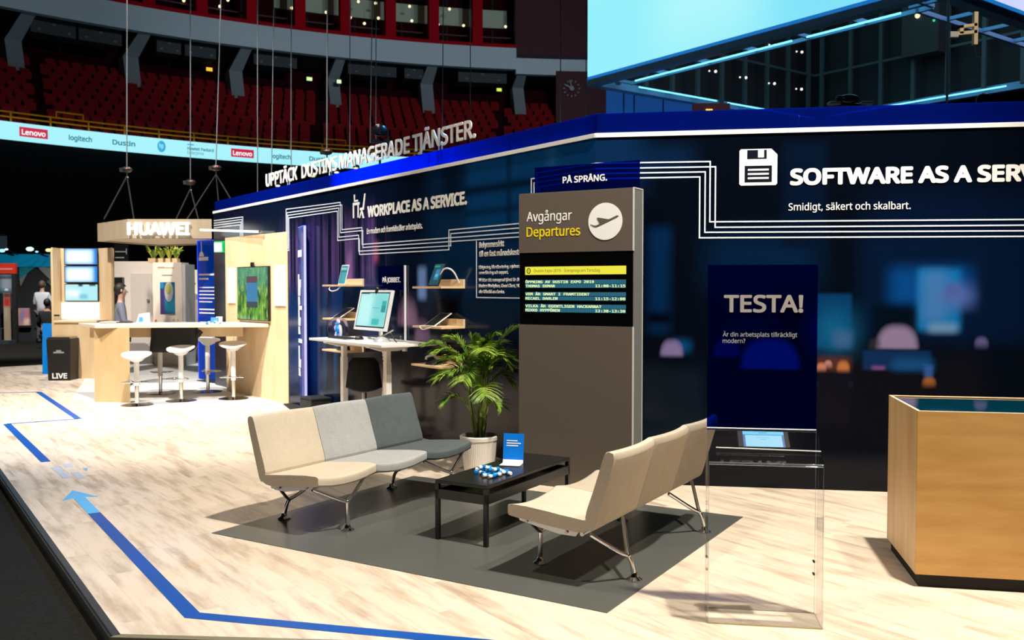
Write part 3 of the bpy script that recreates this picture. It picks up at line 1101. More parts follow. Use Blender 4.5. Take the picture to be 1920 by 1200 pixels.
# ------------------------------------------------------------------ clear lectern with the blue TESTA! panel
r = thing('acrylic_lectern', 'clear acrylic lectern with a blue panel reading TESTA! before the right wall', 'lectern', (1.189, 4.41, 0), -8.8)
hw = .2535
obj('back_sheet', box(B(), -hw, hw, 0, .008, 0, .868), CLEAR, r)
bpn = obj('blue_panel', box(B(), -hw, hw, 0, .008, .868, 1.660), FILM, r)
GREIGE = mat('grey_vinyl_letters', (0.80, 0.74, 0.68), 0.5)
text('panel_heading', 'TESTA!', -.178, 1.434, .083, GREIGE, bpn, .366, y=-.001, depth=.002, bold=.026)
text('panel_text', 'Är din arbetsplats tillräckligt', -.182, 1.318, .021, WHITE, bpn, .344, y=-.001, depth=.001, bold=.006)
text('panel_text', 'modern?', -.182, 1.287, .021, WHITE, bpn, .105, y=-.001, depth=.001, bold=.006)
D0, D1, ZB, ZF = 0.0, -.205, .872, .742
for s in (-1, 1):
    x = s * (hw + .003)
    bm = B()
    hexa(bm, [(x - .003, 0, 0), (x - .003, D1, 0), (x - .003, D1, ZF), (x - .003, 0, ZB)], [(x + .003, 0, 0), (x + .003, D1, 0), (x + .003, D1, ZF), (x + .003, 0, ZB)])
    obj('side_sheet', bm, CLEAR, r)
obj('front_sheet', box(B(), -hw, hw, D1 - .006, D1, 0, ZF - .01), CLEAR, r)
bm = B()
hexa(bm, [(-hw, D0, ZB), (hw, D0, ZB), (hw, D1, ZF), (-hw, D1, ZF)], [(-hw, D0, ZB + .006), (hw, D0, ZB + .006), (hw, D1, ZF + .006), (-hw, D1, ZF + .006)])
obj('sloped_top', bm, CLEAR, r)
bm = B()
tube(bm, [(-hw, -.002, ZB + .006), (hw, -.002, ZB + .006)], .0032, 8)
tube(bm, [(-hw + .035, -.135, .806), (hw, -.135, .800)], .0026, 8)
obj('top_edge', bm, EDGE, r)  # pale strips draw the highlights along the sheet edges as colour
bm = B()
tube(bm, [(-hw, D1 - .002, ZF + .004), (hw, D1 - .002, ZF + .004)], .007, 10)
obj('front_edge', bm, acrylic('bent_acrylic', (0.7, 0.78, 0.86), (0.6, 0.65, 0.7), 0.12, 0.02, 3.0), r, smooth=True)
bm = B()
for s in (-1, 1):
    box(bm, s * hw - .001, s * hw + .001, D1 - .006, D1 - .003, 0, ZF)
    box(bm, s * hw - .001, s * hw + .001, -.002, .002, 0, ZB)
obj('corner_edge', bm, acrylic('faint_edge', (0.97, 0.97, 0.97), (0.8, 0.8, 0.8), 0.22, facmul=0.4), r)  # faint white strips, edge highlights put into the colour
bm = B()
hexa(bm, [(-hw + .035, -.138, .806), (hw, -.138, .800), (hw, -.132, .800), (-hw + .035, -.132, .806)], [(-hw + .035, -.150, .776), (hw, -.150, .776), (hw, -.146, .776), (-hw + .035, -.146, .776)])
obj('tablet_ledge', bm, CLEAR, r)
for s in (-1, 1):
    for z in (.19, .25):
        bm = B()
        tube(bm, [(s * (hw - .004), -.008, z), (s * (hw - .004), .014, z)], .0055, 10)
        obj('bolt', bm, mat('dark_bolt', (0.05, 0.05, 0.06), 0.3, 0.9), r)
for z in (.0,):
    obj('base_edge', box(B(), -hw, hw, D1 - .008, D1 - .002, .0, .008), acrylic('warm_edge', (0.95, 0.9, 0.75), (0.8, 0.7, 0.45), 0.35), r)

# tablet lying on the lectern
cx_, cz_ = -.005, .0
tb = thing('tablet_computer', 'small black tablet with a lit blue and white page on the acrylic lectern', 'tablet', (1.189 - .012, 4.41 - .085, .834), -8.8)
sl = math.atan2(ZB - ZF, -D1)
bm = B()
box(bm, -.118, .118, -.052, .062, .0, .008)
tc = obj('case', bm, mat('tablet_black', (0.004, 0.004, 0.005), 0.5, spec=0.15), tb, rot=(sl, 0, 0), bevel=.003)
obj('screen', box(B(), -.092, .095, -.05, .056, .008, .0088), glow('tablet_white', (0.24, 0.62, 0.82), 1.0), tc)
bm = B()
box(bm, -.092, .095, .034, .056, .0088, .0092)
obj('screen_banner', bm, glow('tablet_cyan', (0.05, 0.55, 0.85), 1.0), tc)
bm = B()
box(bm, -.092, -.082, -.05, .034, .0088, .0092)
box(bm, .085, .095, -.05, .034, .0088, .0092)
box(bm, -.082, .085, .030, .034, .0088, .0092)
box(bm, -.02, .02, .044, .048, .0092, .0095)
obj('screen_border', bm, glow('tablet_blue', (0.0, 0.10, 0.45), 1.0), tc)
bm = B()
for k, w in enumerate((.06, .03)):
    box(bm, -w / 2, w / 2, .012 - k * .012, .014 - k * .012, .0088, .0092)
obj('screen_text', bm, glow('tablet_text', (0.05, 0.3, 0.6), 1.0), tc)

# ------------------------------------------------------------------ veneered counter, right edge
r = thing('display_counter', 'large maple veneer counter with a blue glass top at the right edge', 'counter', (2.09, 4.76, 0), -11.0)
CW, CDp, CH = 1.6, .72, .915
obj('plinth', box(B(), .02, CW, .02, CDp - .02, 0, .1), MATTB, r)
BUSH = [(0, 0), (CW, 0), (CW, CDp), (.0, CDp)]
obj('front_panel', box(B(), 0, CW, 0, .02, .068, CH), MAPLE, r)
side_w = wood('maple_side_lit', (0.74, 0.52, 0.27), (0.60, 0.38, 0.16), (3.0, 3.0, 0.3), 0.42)  # same maple, light falling on this side put into a paler colour
obj('side_panel', box(B(), 0, .02, .02, CDp, .068, CH), side_w, r)
obj('back_panel', box(B(), 0.02, CW, CDp - .02, CDp, .068, CH), MAPLE, r)
obj('end_panel', box(B(), CW - .02, CW, .02, CDp - .02, .068, CH), MAPLE, r)
bm = B()
for (x0, x1, y0, y1) in ((0, CW, 0, .014), (0, CW, CDp - .014, CDp), (0, .014, .014, CDp - .014), (CW - .014, CW, .014, CDp - .014)):
    box(bm, x0, x1, y0, y1, CH, CH + .003)
obj('rim', bm, mat('cut_ply_edge', (0.78, 0.62, 0.42), 0.5), r)
bm = B()
box(bm, .026, CW - .026, .026, CDp - .026, CH - .02, CH - .004)
obj('glass_top', bm, mat('teal_glass', (0.0, 0.045, 0.075), 0.05, spec=0.8, coat=0.6), r)
bm = B()
for (x0, x1, y0, y1) in ((.02, CW - .02, .02, .026), (.02, CW - .02, CDp - .026, CDp - .02), (.02, .026, .026, CDp - .026), (CW - .026, CW - .02, .026, CDp - .026)):
    box(bm, x0, x1, y0, y1, CH - .02, CH - .002)
obj('glass_gasket', bm, BLACK, r)

# ------------------------------------------------------------------ potted palm
r = thing('potted_palm', 'green palm in a white ribbed pot between bench and departures board', 'plant', (-.274, 7.70, 0), 0)
bm = B()
prof = [(.115, 0.0), (.12, .004)]
N = 110
PR = [(.118, 0.0), (.128, .06), (.136, .13), (.145, .2), (.152, .27), (.154, .285), (.160, .29), (.162, .318), (.156, .325), (.146, .325), (.142, .30), (.142, .285)]
rings = []
for rr, z in PR:
    ring = []
    for k in range(N * 2):
        a = math.pi * k / N
        q = rr * (1 + (.006 if k % 4 < 2 else -.005) * (1 if .01 < z < .28 and rr > .12 else 0))
        ring.append(bm.verts.new((q * math.cos(a), q * math.sin(a), z)))
    rings.append(ring)
for a_, b_ in zip(rings[:-1], rings[1:]):
    for k in range(N * 2):
        bm.faces.new((a_[k], a_[(k + 1) % (N * 2)], b_[(k + 1) % (N * 2)], b_[k]))
bm.faces.new(list(reversed(rings[0])))
obj('pot', bm, mat('white_ceramic', (0.72, 0.68, 0.61), 0.45), r, smooth=True)
bm = B()
lathe(bm, [(.146, .268), (.14, .284), (.06, .292), (.01, .295)], 24)
obj('soil', bm, mat('potting_soil', (0.03, 0.02, 0.012), 0.95), r)

LEAFM = mat('palm_leaf', (0.07, 0.21, 0.02), 0.42, spec=0.4)
t = NT(LEAFM)
v = t.coords()
t.link(t.mix(t.step(t.noise(v, 9, 3), 0.3, 0.7), (0.045, 0.17, 0.012), (0.30, 0.42, 0.05)), t.b.inputs['Base Color'])
STEMM = mat('palm_stem', (0.20, 0.26, 0.05), 0.5)
rnd = random.Random(11)


def frond(base, top, tip, sag, n_leaf=34, leaf=.17, start=.40):
    """stem from base bending through top to the drooping tip, with paired leaflets"""
    base, top, tip = Vector(base), Vector(top), Vector(tip)
    path = smooth_path([base, base.lerp(top, .5) + Vector((0, 0, .03)), top, top.lerp(tip, .55) + Vector((0, 0, sag)), tip], 9)
    stem = tube(B(), path, .004, 6, radii=[.0075 - .0063 * i / (len(path) - 1) for i in range(len(path))])
    so = obj('stem', stem, STEMM, r, smooth=True)
    bm = B()
    L = len(path) - 1
    for k in range(n_leaf):
        f = start + (1 - start) * (k + .5) / n_leaf
        i = min(L - 1, int(f * L))
        p = path[i].lerp(path[i + 1], f * L - i)
        d = (path[i + 1] - path[i]).normalized()
        side = d.cross(Vector((0, 0, 1)))
        if side.length < .15:
            side = Vector((math.cos(k), math.sin(k), 0))
        side.normalize()
        up = side.cross(d)
        if up.z < 0:
            up = -up
        ln = leaf * (0.55 + .75 * math.sin(math.pi * min(1, (k + 3) / (n_leaf + 4)))) * rnd.uniform(.85, 1.1)
        for s in (-1, 1):
            a = rnd.uniform(.75, 1.0)
            dr = (side * s * a + d * rnd.uniform(.55, .9) + up * rnd.uniform(.25, .5)).normalized()
            w = rnd.uniform(.0052, .0080)
            wd = dr.cross(up + side * s * .4)
            wd.normalize()
            prev = None
            for j, (q, ww, dz) in enumerate(((0, .45, 0), (.3, 1, .0), (.65, .8, -.10), (1, .06, -.30))):
                c = p + dr * ln * q + Vector((0, 0, dz * ln))
                row = (bm.verts.new(c - wd * w * ww), bm.verts.new(c + up * w * ww * .5), bm.verts.new(c + wd * w * ww))
                if prev:
                    bm.faces.new((prev[0], prev[1], row[1], row[0]))
                    bm.faces.new((prev[1], prev[2], row[2], row[1]))
                prev = row
    obj('frond', bm, LEAFM, so)


FR = [((-.03, 0, .29), (-.12, -.04, .90), (-.43, -.10, 1.08), .07), ((.02, .02, .29), (.10, .02, .98), (.33, .02, 1.22), .04), ((0, -.03, .29), (.06, -.06, .84), (.24, -.10, .92), .08),
      ((-.02, .03, .29), (-.08, .03, .92), (-.24, .05, 1.12), .06), ((.01, -.02, .29), (.0, -.06, .90), (.04, -.24, 1.04), .08), ((-.04, -.02, .29), (-.10, -.08, .70), (-.33, -.15, .80), .07),
      ((.04, 0, .29), (.10, .02, .72), (.31, .03, .84), .08), ((-.03, -.03, .29), (-.08, -.06, .55), (-.26, -.12, .62), .06), ((.03, -.03, .29), (.06, -.06, .55), (.17, -.14, .58), .05),
      ((.0, .03, .29), (.04, .08, .92), (.12, .24, 1.04), .07), ((-.01, 0, .29), (-.06, -.04, .88), (-.36, -.14, 1.02), .07), ((.02, -.01, .29), (.06, -.01, .80), (.30, .0, .94), .08),
      ((.01, .01, .29), (.02, .0, .98), (.16, -.04, 1.16), .05), ((-.02, -.02, .29), (-.04, -.08, .76), (-.12, -.26, .80), .08), ((.03, .02, .29), (.08, .06, .84), (.28, .14, .98), .07),
      ((-.03, .01, .29), (-.10, .06, .80), (-.30, .14, .92), .07), ((.0, -.02, .29), (.02, -.06, .66), (.06, -.24, .68), .07), ((.02, .0, .29), (.08, .0, .74), (.27, .0, .74), .09),
      ((-.02, .0, .29), (-.05, -.02, .84), (-.18, -.16, .98), .06), ((.01, -.01, .29), (.03, -.04, .86), (.14, -.18, 1.00), .06), ((-.01, .02, .29), (-.02, .02, .90), (-.06, .0, 1.14), .03),
      ((.0, .0, .29), (-.02, -.05, .74), (-.22, -.18, .86), .06), ((.02, .01, .29), (.04, .02, .78), (.12, -.10, .90), .05), ((.0, -.01, .29), (.01, -.03, .88), (.08, -.06, 1.10), .04)]
for b_, tp, ti, sg in FR:
    frond(b_, tp, ti, sg, leaf=rnd.uniform(.125, .165), start=.52 if tp[2] > .7 else .58)

# ================================================================== THE WORKPLACE CORNER (along the left wall)
XD = Vector((math.cos(R(AL)), math.sin(R(AL)), 0))
YD = Vector((-math.sin(R(AL)), math.cos(R(AL)), 0))


def wl(s, n, z=0.0):
    return C0 - XD * s - YD * n + Vector((0, 0, z))


DZ = 1.0
r = thing('standing_desk', 'white height-adjustable desk raised high before the blue wall', 'desk', wl(3.2, .345), AL)
obj('desktop', box(B(), -.85, .85, -.31, .31, DZ - .026, DZ), WPAINT, r, bevel=.004)
bm = B()
for x in (-.5, .49):
    hexa(bm, [(x - .04, -.28, DZ - .045), (x + .04, -.28, DZ - .045), (x + .04, .28, DZ - .045), (x - .04, .28, DZ - .045)],
         [(x - .04, -.28, DZ - .026), (x + .04, -.28, DZ - .026), (x + .04, .28, DZ - .026), (x - .04, .28, DZ - .026)])
    hexa(bm, [(x - .035, -.12, DZ - .085), (x + .035, -.12, DZ - .085), (x + .035, .06, DZ - .085), (x - .035, .06, DZ - .085)],
         [(x - .04, -.26, DZ - .045), (x + .04, -.26, DZ - .045), (x + .04, .2, DZ - .045), (x - .04, .2, DZ - .045)])
box(bm, -.5, .49, -.05, -.01, DZ - .07, DZ - .028)
obj('under_frame', bm, WPAINT, r, bevel=.003)
for x in (-.5, .49):
    bm = B()
    box(bm, x - .034, x + .034, -.085, -.025, .03, .80)
    box(bm, x - .029, x + .029, -.08, -.03, .78, DZ - .07)
    lg = obj('leg', bm, WPAINT, r, bevel=.003)
    obj('foot', box(B(), x - .035, x + .035, -.34, .25, 0, .03), WPAINT, lg, bevel=.004)

# monitor
r = thing('computer_monitor', 'white-framed monitor with a turquoise screen on the standing desk', 'monitor', wl(3.20, .27, DZ), AL)
bm = B()
box(bm, -.36, .36, -.012, .018, -.215, .215)
sc_ = obj('housing', bm, mat('monitor_white', (0.72, 0.74, 0.76), 0.35), r, loc=(0, -.03, .315), rot=(R(-12), 0, 0), bevel=.004)
obj('bezel', box(B(), -.322, .325, -.0135, -.012, -.185, .192), BLACK, sc_)
scr = picture('monitor_page', (0.36, 0.80, 0.78), [('b', -.31, -.02, -.17, .16, .08, (0.52, 0.93, 0.90)), ('b', .02, .33, -.2, .2, .1, (0.22, 0.70, 0.68)),
                                                    ('b', .195, .29, -.02, .055, .004, (0.02, 0.30, 0.32)), ('b', .195, .29, .055, .10, .004, (0.03, 0.42, 0.40)), ('b', .03, .19, -.155, -.09, .01, (0.05, 0.50, 0.48)),
                                                    ('b', .0, .15, .02, .028, .004, (0.1, 0.45, 0.45)), ('b', -.31, -.12, .172, .19, .004, (0.03, 0.14, 0.2))], emit=1.0)
obj('screen', box(B(), -.31, .313, -.0145, -.0135, -.173, .180), scr, sc_)
bm = B()
tube(bm, smooth_path([(.02, .05, .006), (.02, .04, .12), (.02, .0, .27)], 4), .022, 10)
obj('stand_neck', bm, WPAINT, r, smooth=True)
bm = B()
box(bm, -.11, .15, -.06, .16, 0, .012)
obj('stand_base', bm, WPAINT, r, bevel=.004)
r = thing('webcam', 'slim black camera bar on top of the white-framed monitor', 'webcam', wl(3.20, .255, DZ + .513), AL)
bm = B()
box(bm, -.28, .2, -.012, .02, .012, .030)
obj('bar', bm, BLACK, r, bevel=.004)
bm = B()
ball(bm, (.03, -.01, .022), .028)
prism_y(bm, [(.01, .01), (.05, .01), (.03, -.03)], -.03, -.012)
obj('lens_housing', bm, BLACK, r, smooth=True)

KB = at(641, 634.5, 1)
k_ = fl(640, 635, DZ)
r = thing('keyboard', 'black keyboard lying on the standing desk beside the glass award', 'keyboard', (k_.x, k_.y, DZ), AL)
obj('body', box(B(), -.21, .21, -.065, .065, 0, .018), BLACK, r, bevel=.004)
bm = B()
for i in range(14):
    for j in range(4):
        box(bm, -.2 + i * .0288, -.2 + i * .0288 + .024, -.055 + j * .028, -.055 + j * .028 + .023, .018, .022)
obj('keys', bm, MATTB, r)
k_ = fl(673, 637, DZ)
r = thing('computer_mouse', 'black computer mouse beside the keyboard on the standing desk', 'mouse', (k_.x, k_.y, DZ), AL)
bm = B()
ball(bm, (0, 0, .014), .05, (.62, 1.05, .62))
obj('shell', bm, BLACK, r, smooth=True)
bm = B()
tube(bm, [(0, .045, .018), (0, .052, .026)], .006, 8)
obj('scroll_wheel', bm, STEEL, r)
k_ = fl(716, 641, DZ)
r = thing('conference_phone', 'small silver speaker phone on the right half of the standing desk', 'phone', (k_.x, k_.y, DZ), AL)
bm = B()
lathe(bm, [(.085, 0), (.09, .012), (.07, .035), (.04, .05), (.01, .054)], 24)
obj('speaker_base', bm, mat('silver_plastic', (0.5, 0.52, 0.52), 0.3, 0.4), r, smooth=True)
bm = B()
tube(bm, [(-.02, 0, .05), (.16, .05, .13)], .011, 8)
obj('handset', bm, STEEL, r, smooth=True)
bm = B()
tube(bm, smooth_path([(.05, .03, .05), (.07, .06, .09), (.13, .07, .03), (.2, .06, .006)], 5), .006, 6)
obj('cord', bm, BLACK, r, smooth=True)
k_ = fl(690, 637, DZ)
tag(obj('cable_puck', lathe(B(), [(.04, 0), (.045, .01), (.03, .025), (.005, .03)], 18, (k_.x, k_.y, DZ)), WPAINT, smooth=True), 'small white puck on the desk before the monitor foot', 'puck')

# glass award
k_ = fl(634, 632, DZ)
r = thing('glass_award', 'clear glass egg with a blue and white figure inside, left on the standing desk', 'award', (k_.x, k_.y, DZ), AL)
bm = B()
lathe(bm, [(.095, 0.0), (.10, .01), (.115, .06), (.118, .11), (.10, .17), (.07, .205), (.03, .222), (.003, .226)], 28)
obj('glass_body', bm, acrylic('violet_glass', (0.90, 0.86, 0.97), None, 0, 0.02, 0.7), r, smooth=True)
AW = mat('award_white', (0.80, 0.86, 0.92), 0.4)
AB = mat('award_blue', (0.0, 0.30, 0.75), 0.4)
bm = B()
tube(bm, smooth_path([(-.06, 0, .012), (-.055, .01, .06), (-.07, 0, .1), (-.03, 0, .13), (.02, .01, .125), (.06, 0, .10), (.07, 0, .06), (.055, 0, .012)], 5), .016, 10)
tube(bm, smooth_path([(-.03, 0, .15), (0, 0, .19), (.03, 0, .165)], 5), .014, 8)
box(bm, -.085, .085, -.05, .05, .0, .01)
obj('white_figure', bm, AW, r, smooth=True)
bm = B()
ball(bm, (.0, 0, .085), .045, (1.1, .7, .8))
ball(bm, (-.02, 0, .145), .03, (1.6, .7, .6))
ball(bm, (.01, 0, .04), .03, (1, .7, .7))
obj('blue_figure', bm, AB, r, smooth=True)

# blue acrylic sign on the desk
r = thing('acrylic_sign', 'small blue acrylic sign on a clear pole at the back of the standing desk', 'sign', wl(3.03, .018, DZ), AL)
obj('panel', box(B(), -.59, .0, 0, .006, .52, .787), FILM, r)
bm = B()
box(bm, -.006, .012, -.006, .012, -.03, .79)
obj('pole', bm, EDGE, r)
bm = B()
box(bm, -.11, -.09, -.004, .004, -.09, .52)
obj('clear_strip', bm, CLEAR, r)
obj('clamp', box(B(), -.04, .03, -.014, .014, -.12, -.03), WPAINT, r, bevel=.004)
text('sign_text', 'PÅ JOBBET.', -.49, .61, .055, WHITE, r, .40, y=-.001, depth=.002, bold=.03)

# wall shelves
SHW = mat('shelf_birch', (0.80, 0.62, 0.40), 0.5)


def shelf(label, s_right, z, w=.54, d=.27):
    q = thing('wall_shelf', label, 'shelf', wl(s_right, 0, z), AL, 'birch shelves on the blue wall')
    obj('board', box(B(), -w, 0, -d, -.022, 0, .02), BIRCH, q, bevel=.002)
    obj('back_plate', box(B(), -w + .06, 0, -.022, 0, 0, .088), SHW, q, bevel=.002)
    return q


SH = {}
SH['L1'] = shelf('birch shelf holding a small upright tablet, topmost of the left column on the blue wall', 4.0, 1.568)
SH['L2'] = shelf('birch shelf with a tilted white tablet, half behind the monitor', 4.0, 1.182)
SH['L3'] = shelf('lowest birch shelf of the left column, just under the standing desk', 4.02, .815)
SH['R1'] = shelf('birch shelf holding a dark tablet and white cable, topmost of the right column', 1.89, 1.545)
SH['R2'] = shelf('birch shelf with a tilted white tablet, middle of the right column above the palm', 1.89, 1.162)
SH['R3'] = shelf('lowest birch shelf of the right column, partly behind the palm', 1.92, .782)


def slab(label, s, n, z, w, h, tilt, yaw, case, scr_mat, name='tablet_computer', cat='tablet', stand=True):
    q = thing(name, label, cat, wl(s, n, z), AL + yaw)
    c = obj('case', box(B(), -w / 2, w / 2, 0, .009, 0, h), case, q, rot=(R(-tilt), 0, 0), bevel=.003)
    obj('screen', box(B(), -w / 2 + .012, w / 2 - .012, -.001, 0, .014, h - .014), scr_mat, c)
    if stand:
        bm = B()
        tube(bm, [(0, h * math.sin(R(tilt)) * .55 + .012, .002), (0, h * math.sin(R(tilt)) * .5 + .012, h * math.cos(R(tilt)) * .5)], .012, 8)
        box(bm, -.05, .05, .0, h * math.sin(R(tilt)) * .6 + .05, 0, .004)
        obj('stand', bm, STEEL, q)
    return q


SILV = mat('silver_case', (0.62, 0.64, 0.66), 0.35)
pg1 = picture('tablet_page', (0.03, 0.30, 0.36), [('b', -.05, .08, .02, .16, .03, (0.05, 0.40, 0.46)), ('b', -.08, .06, .175, .2, .004, (0.25, 0.65, 0.65)), ('b', -.08, .08, .15, .16, .004, (0.01, 0.10, 0.12))], emit=1.0)
pg2 = picture('dark_tablet_page', (0.01, 0.07, 0.10), [('b', -.03, .05, .07, .18, .01, (0.03, 0.22, 0.40)), ('b', -.08, .02, .2, .22, .006, (0.02, 0.30, 0.20)), ('b', -.02, .03, .1, .13, .006, (0.1, 0.5, 0.6))], emit=1.0)
slab('upright silver tablet with a turquoise page on the top left birch shelf', 4.18, .2, 1.588, .185, .235, 14, 0, SILV, pg1)
slab('dark tablet with a blue glowing page on the top right birch shelf', 2.16, .2, 1.565, .2, .25, 22, 0, BLACK, pg2)
slab('tilted white tablet on the left shelf behind the monitor', 4.26, .245, 1.202, .17, .24, 60, 4, WPAINT, BLACK)
slab('tilted white tablet on the right column shelf above the palm', 2.16, .25, 1.182, .18, .25, 60, 4, WPAINT, BLACK)


def gadget(label, s, n, z):
    q = thing('desk_phone', label, 'phone', wl(s, n, z), AL)
    bm = B()
    hexa(bm, [(-.07, -.06, 0), (.07, -.06, 0), (.07, .06, 0), (-.07, .06, 0)], [(-.06, -.05, .015), (.06, -.05, .015), (.06, .05, .05), (-.06, .05, .05)])
    obj('base', bm, MATTB, q, bevel=.003)
    bm = B()
    tube(bm, smooth_path([(-.05, -.05, .05), (-.05, -.04, .075), (-.05, .04, .085), (-.05, .055, .06)], 4), .012, 8)
    obj('handset', bm, SILV, q, smooth=True)


gadget('small dark phone on the lowest right shelf behind the palm', 2.2, .17, .802)
gadget('small dark phone on the shelf under the standing desk', 4.2, .17, .835)


def cable(label, pts, rad, m, name='cable', cat='cable', loc=None):
    pts = [Vector(p) for p in pts]
    o0 = pts[0].copy()
    return tag(obj(name, tube(B(), smooth_path([p - o0 for p in pts], 8), rad, 8), m, loc=o0, smooth=True), label, cat)


cable('white cable looping below the top left birch shelf', [wl(4.36, .25, 1.57), wl(4.34, .275, 1.535), wl(4.24, .285, 1.515), wl(4.13, .275, 1.53), wl(4.11, .24, 1.57)], .006, WPAINT)
cable('white cable arching beside the dark tablet on the top right shelf', [wl(2.1, .15, 1.67), wl(2.05, .14, 1.73), wl(1.98, .12, 1.735), wl(1.95, .08, 1.69), wl(1.95, .03, 1.60)], .008, WPAINT)
cable('dark security cable hanging over the middle right birch shelf', [wl(2.3, .22, 1.185), wl(2.26, .285, 1.175), wl(2.2, .29, 1.15), wl(2.1, .285, 1.165), wl(2.06, .22, 1.185)], .005, WPAINT)

# office chair behind the desk leg
k_ = wl(3.30, .36)
r = thing('office_chair', 'black shell office chair with pale star base under the standing desk', 'chair', (k_.x, k_.y, 0), AL + 62)
CB = mat('chair_black', (0.005, 0.005, 0.005), 0.75, spec=0.2)
bm = B()
rows = []
for i, (y, z, w) in enumerate([(.20, .46, .15), (.10, .45, .18), (-.05, .45, .19), (-.15, .47, .19), (-.20, .55, .185), (-.23, .68, .17), (-.25, .78, .15), (-.255, .83, .11)]):
    rows.append([(w * t_, y + .05 * abs(t_) ** 2 * (1 if i > 3 else 0), z + .05 * abs(t_) ** 2 * (1 if i <= 3 else 0)) for t_ in (-1, -.6, -.2, .2, .6, 1)])
vs = [[bm.verts.new(p) for p in row] for row in rows]
for a_, b_ in zip(vs[:-1], vs[1:]):
    for k in range(5):
        bm.faces.new((a_[k], a_[k + 1], b_[k + 1], b_[k]))
o = obj('seat_shell', bm, CB, r, smooth=True)
sm = o.modifiers.new('thick', 'SOLIDIFY')
sm.thickness = .03
bm = B()
tube(bm, [(0, 0, .07), (0, 0, .44)], .025, 12)
obj('gas_column', bm, STEEL, r, smooth=True)
bm = B()
for k in range(5):
    a = R(72 * k + 20)
    tube(bm, [(0, 0, .12), (.30 * math.cos(a), .30 * math.sin(a), .075)], .018, 8, radii=[.022, .014])
obj('star_base', bm, WPAINT, r, smooth=True)
for k in range(5):
    a = R(72 * k + 20)
    bm = B()
    x, y = .30 * math.cos(a), .30 * math.sin(a)
    tube(bm, [(x - .012 * math.sin(a), y + .012 * math.cos(a), .028), (x + .012 * math.sin(a), y - .012 * math.cos(a), .028)], .028, 14)
    tube(bm, [(x, y, .05), (x, y, .085)], .008, 6)
    obj('caster', bm, MATTB, r, smooth=True)
# white segmented cable chain beside the chair
r = thing('cable_chain', 'white beaded cable chain hanging from the desk beside the right leg', 'cable', wl(2.87, .36, 0), AL)
pth = smooth_path([(0, 0, .92), (-.01, .02, .75), (-.04, .03, .60), (-.06, .03, .45), (-.09, .03, .30), (-.14, .02, .10), (-.19, 0, .03)], 5)
bm = B()
for p in pth:
    ball(bm, p, .017, (1, 1, 1.25), 8)
obj('bead', bm, WPAINT, r, smooth=True)['kind'] = 'stuff'
obj('cord', tube(B(), pth, .006, 6), WPAINT, r, smooth=True)

p_ = wl(5.0, .16)
r = thing('floor_case', 'low black box on the floor at the wall behind the blue acrylic totem', 'case', p_, AL)
obj('body', box(B(), -.17, .17, -.13, .13, 0, .2), mat('case_black', (0.006, 0.010, 0.013), 0.6), r, bevel=.01)
obj('lid', box(B(), -.175, .175, -.135, .135, .2, .22), mat('case_black', (0, 0, 0)), r, bevel=.006)

# letters standing on the wall
r = thing('rooftop_sign', 'long row of white standing letters on top of the left wall', 'sign', C0, AL)
LW_ = mat('letter_white', (0.82, 0.80, 0.76), 0.5)
full = 7.09 - 1.86
words_ = (('UPPTÄCK', 7.09, 5.62), ('DUSTINS', 5.50, 4.96), ('MANAGERADE', 4.86, 3.12), ('TJÄNSTER.', 3.02, 1.86))
me = text_geo('UPPTÄCK DUSTINS MANAGERADE TJÄNSTER.', .034)
tw = max(v.co.x for v in me.vertices)
x = -7.09
pre = ''
for wd in ('UPPTÄCK', 'DUSTINS', 'MANAGERADE', 'TJÄNSTER.'):
    def width(s):
        g = text_geo(s, .034)
        w = max(v.co.x for v in g.vertices) if len(g.vertices) else 0
        bpy.data.meshes.remove(g)
        return w
    a0 = width(pre + '|') / tw * full if pre else 0
    wwid = width(wd) / tw * full
    text('word', wd, -7.09 + a0, 2.972, .178, LW_, r, wwid, y=.05, depth=.012, bold=.02)
    pre += wd + ' '
for s in (6.33, 5.02, 2.45):
    bm = B()
    for dx in (-.012, .05):
        tube(bm, [(-s + dx, .06, 2.76), (-s + dx, .06, 2.99)], .008, 8)
    obj('support_rod', bm, EDGE, r)

# ================================================================== BLUE TOTEMS, PARTITION AND BAR TABLE
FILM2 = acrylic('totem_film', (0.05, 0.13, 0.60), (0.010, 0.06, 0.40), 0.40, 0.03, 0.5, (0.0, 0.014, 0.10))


def totem(label, a, b, h, base_w):
    a, b = Vector((*a, 0)), Vector((*b, 0))
    d = b - a
    w = d.length
    q = thing('acrylic_totem', label, 'totem', a, math.degrees(math.atan2(d.y, d.x)))
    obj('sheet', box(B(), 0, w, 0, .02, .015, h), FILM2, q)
    bm = B()
    for (x0, x1, z0, z1) in ((-.006, .006, .015, h), (0, w, h - .006, h + .006)):
        box(bm, x0, x1, -.004, .024, z0, z1)
    obj('lit_edge', bm, BLUE_EDGE, q)
    obj('pale_edge', box(B(), w - .006, w + .006, -.004, .024, .015, h), mat('lilac_edge', (0.4, 0.42, 0.8), 0.2, emit=(0.38, 0.40, 1.0), es=0.8), q)
    obj('base_plate', box(B(), .28, w + .05, -base_w, base_w, 0, .015), MATTB, q)
    return q, w


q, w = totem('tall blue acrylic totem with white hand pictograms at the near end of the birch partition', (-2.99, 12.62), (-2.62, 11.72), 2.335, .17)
bm = B()
for k in range(8):
    box(bm, .14 + k * .085, .14 + k * .085 + .07, -.006, -.002, 1.95, 2.04)
obj('heading_blocks', bm, WHITE, q)


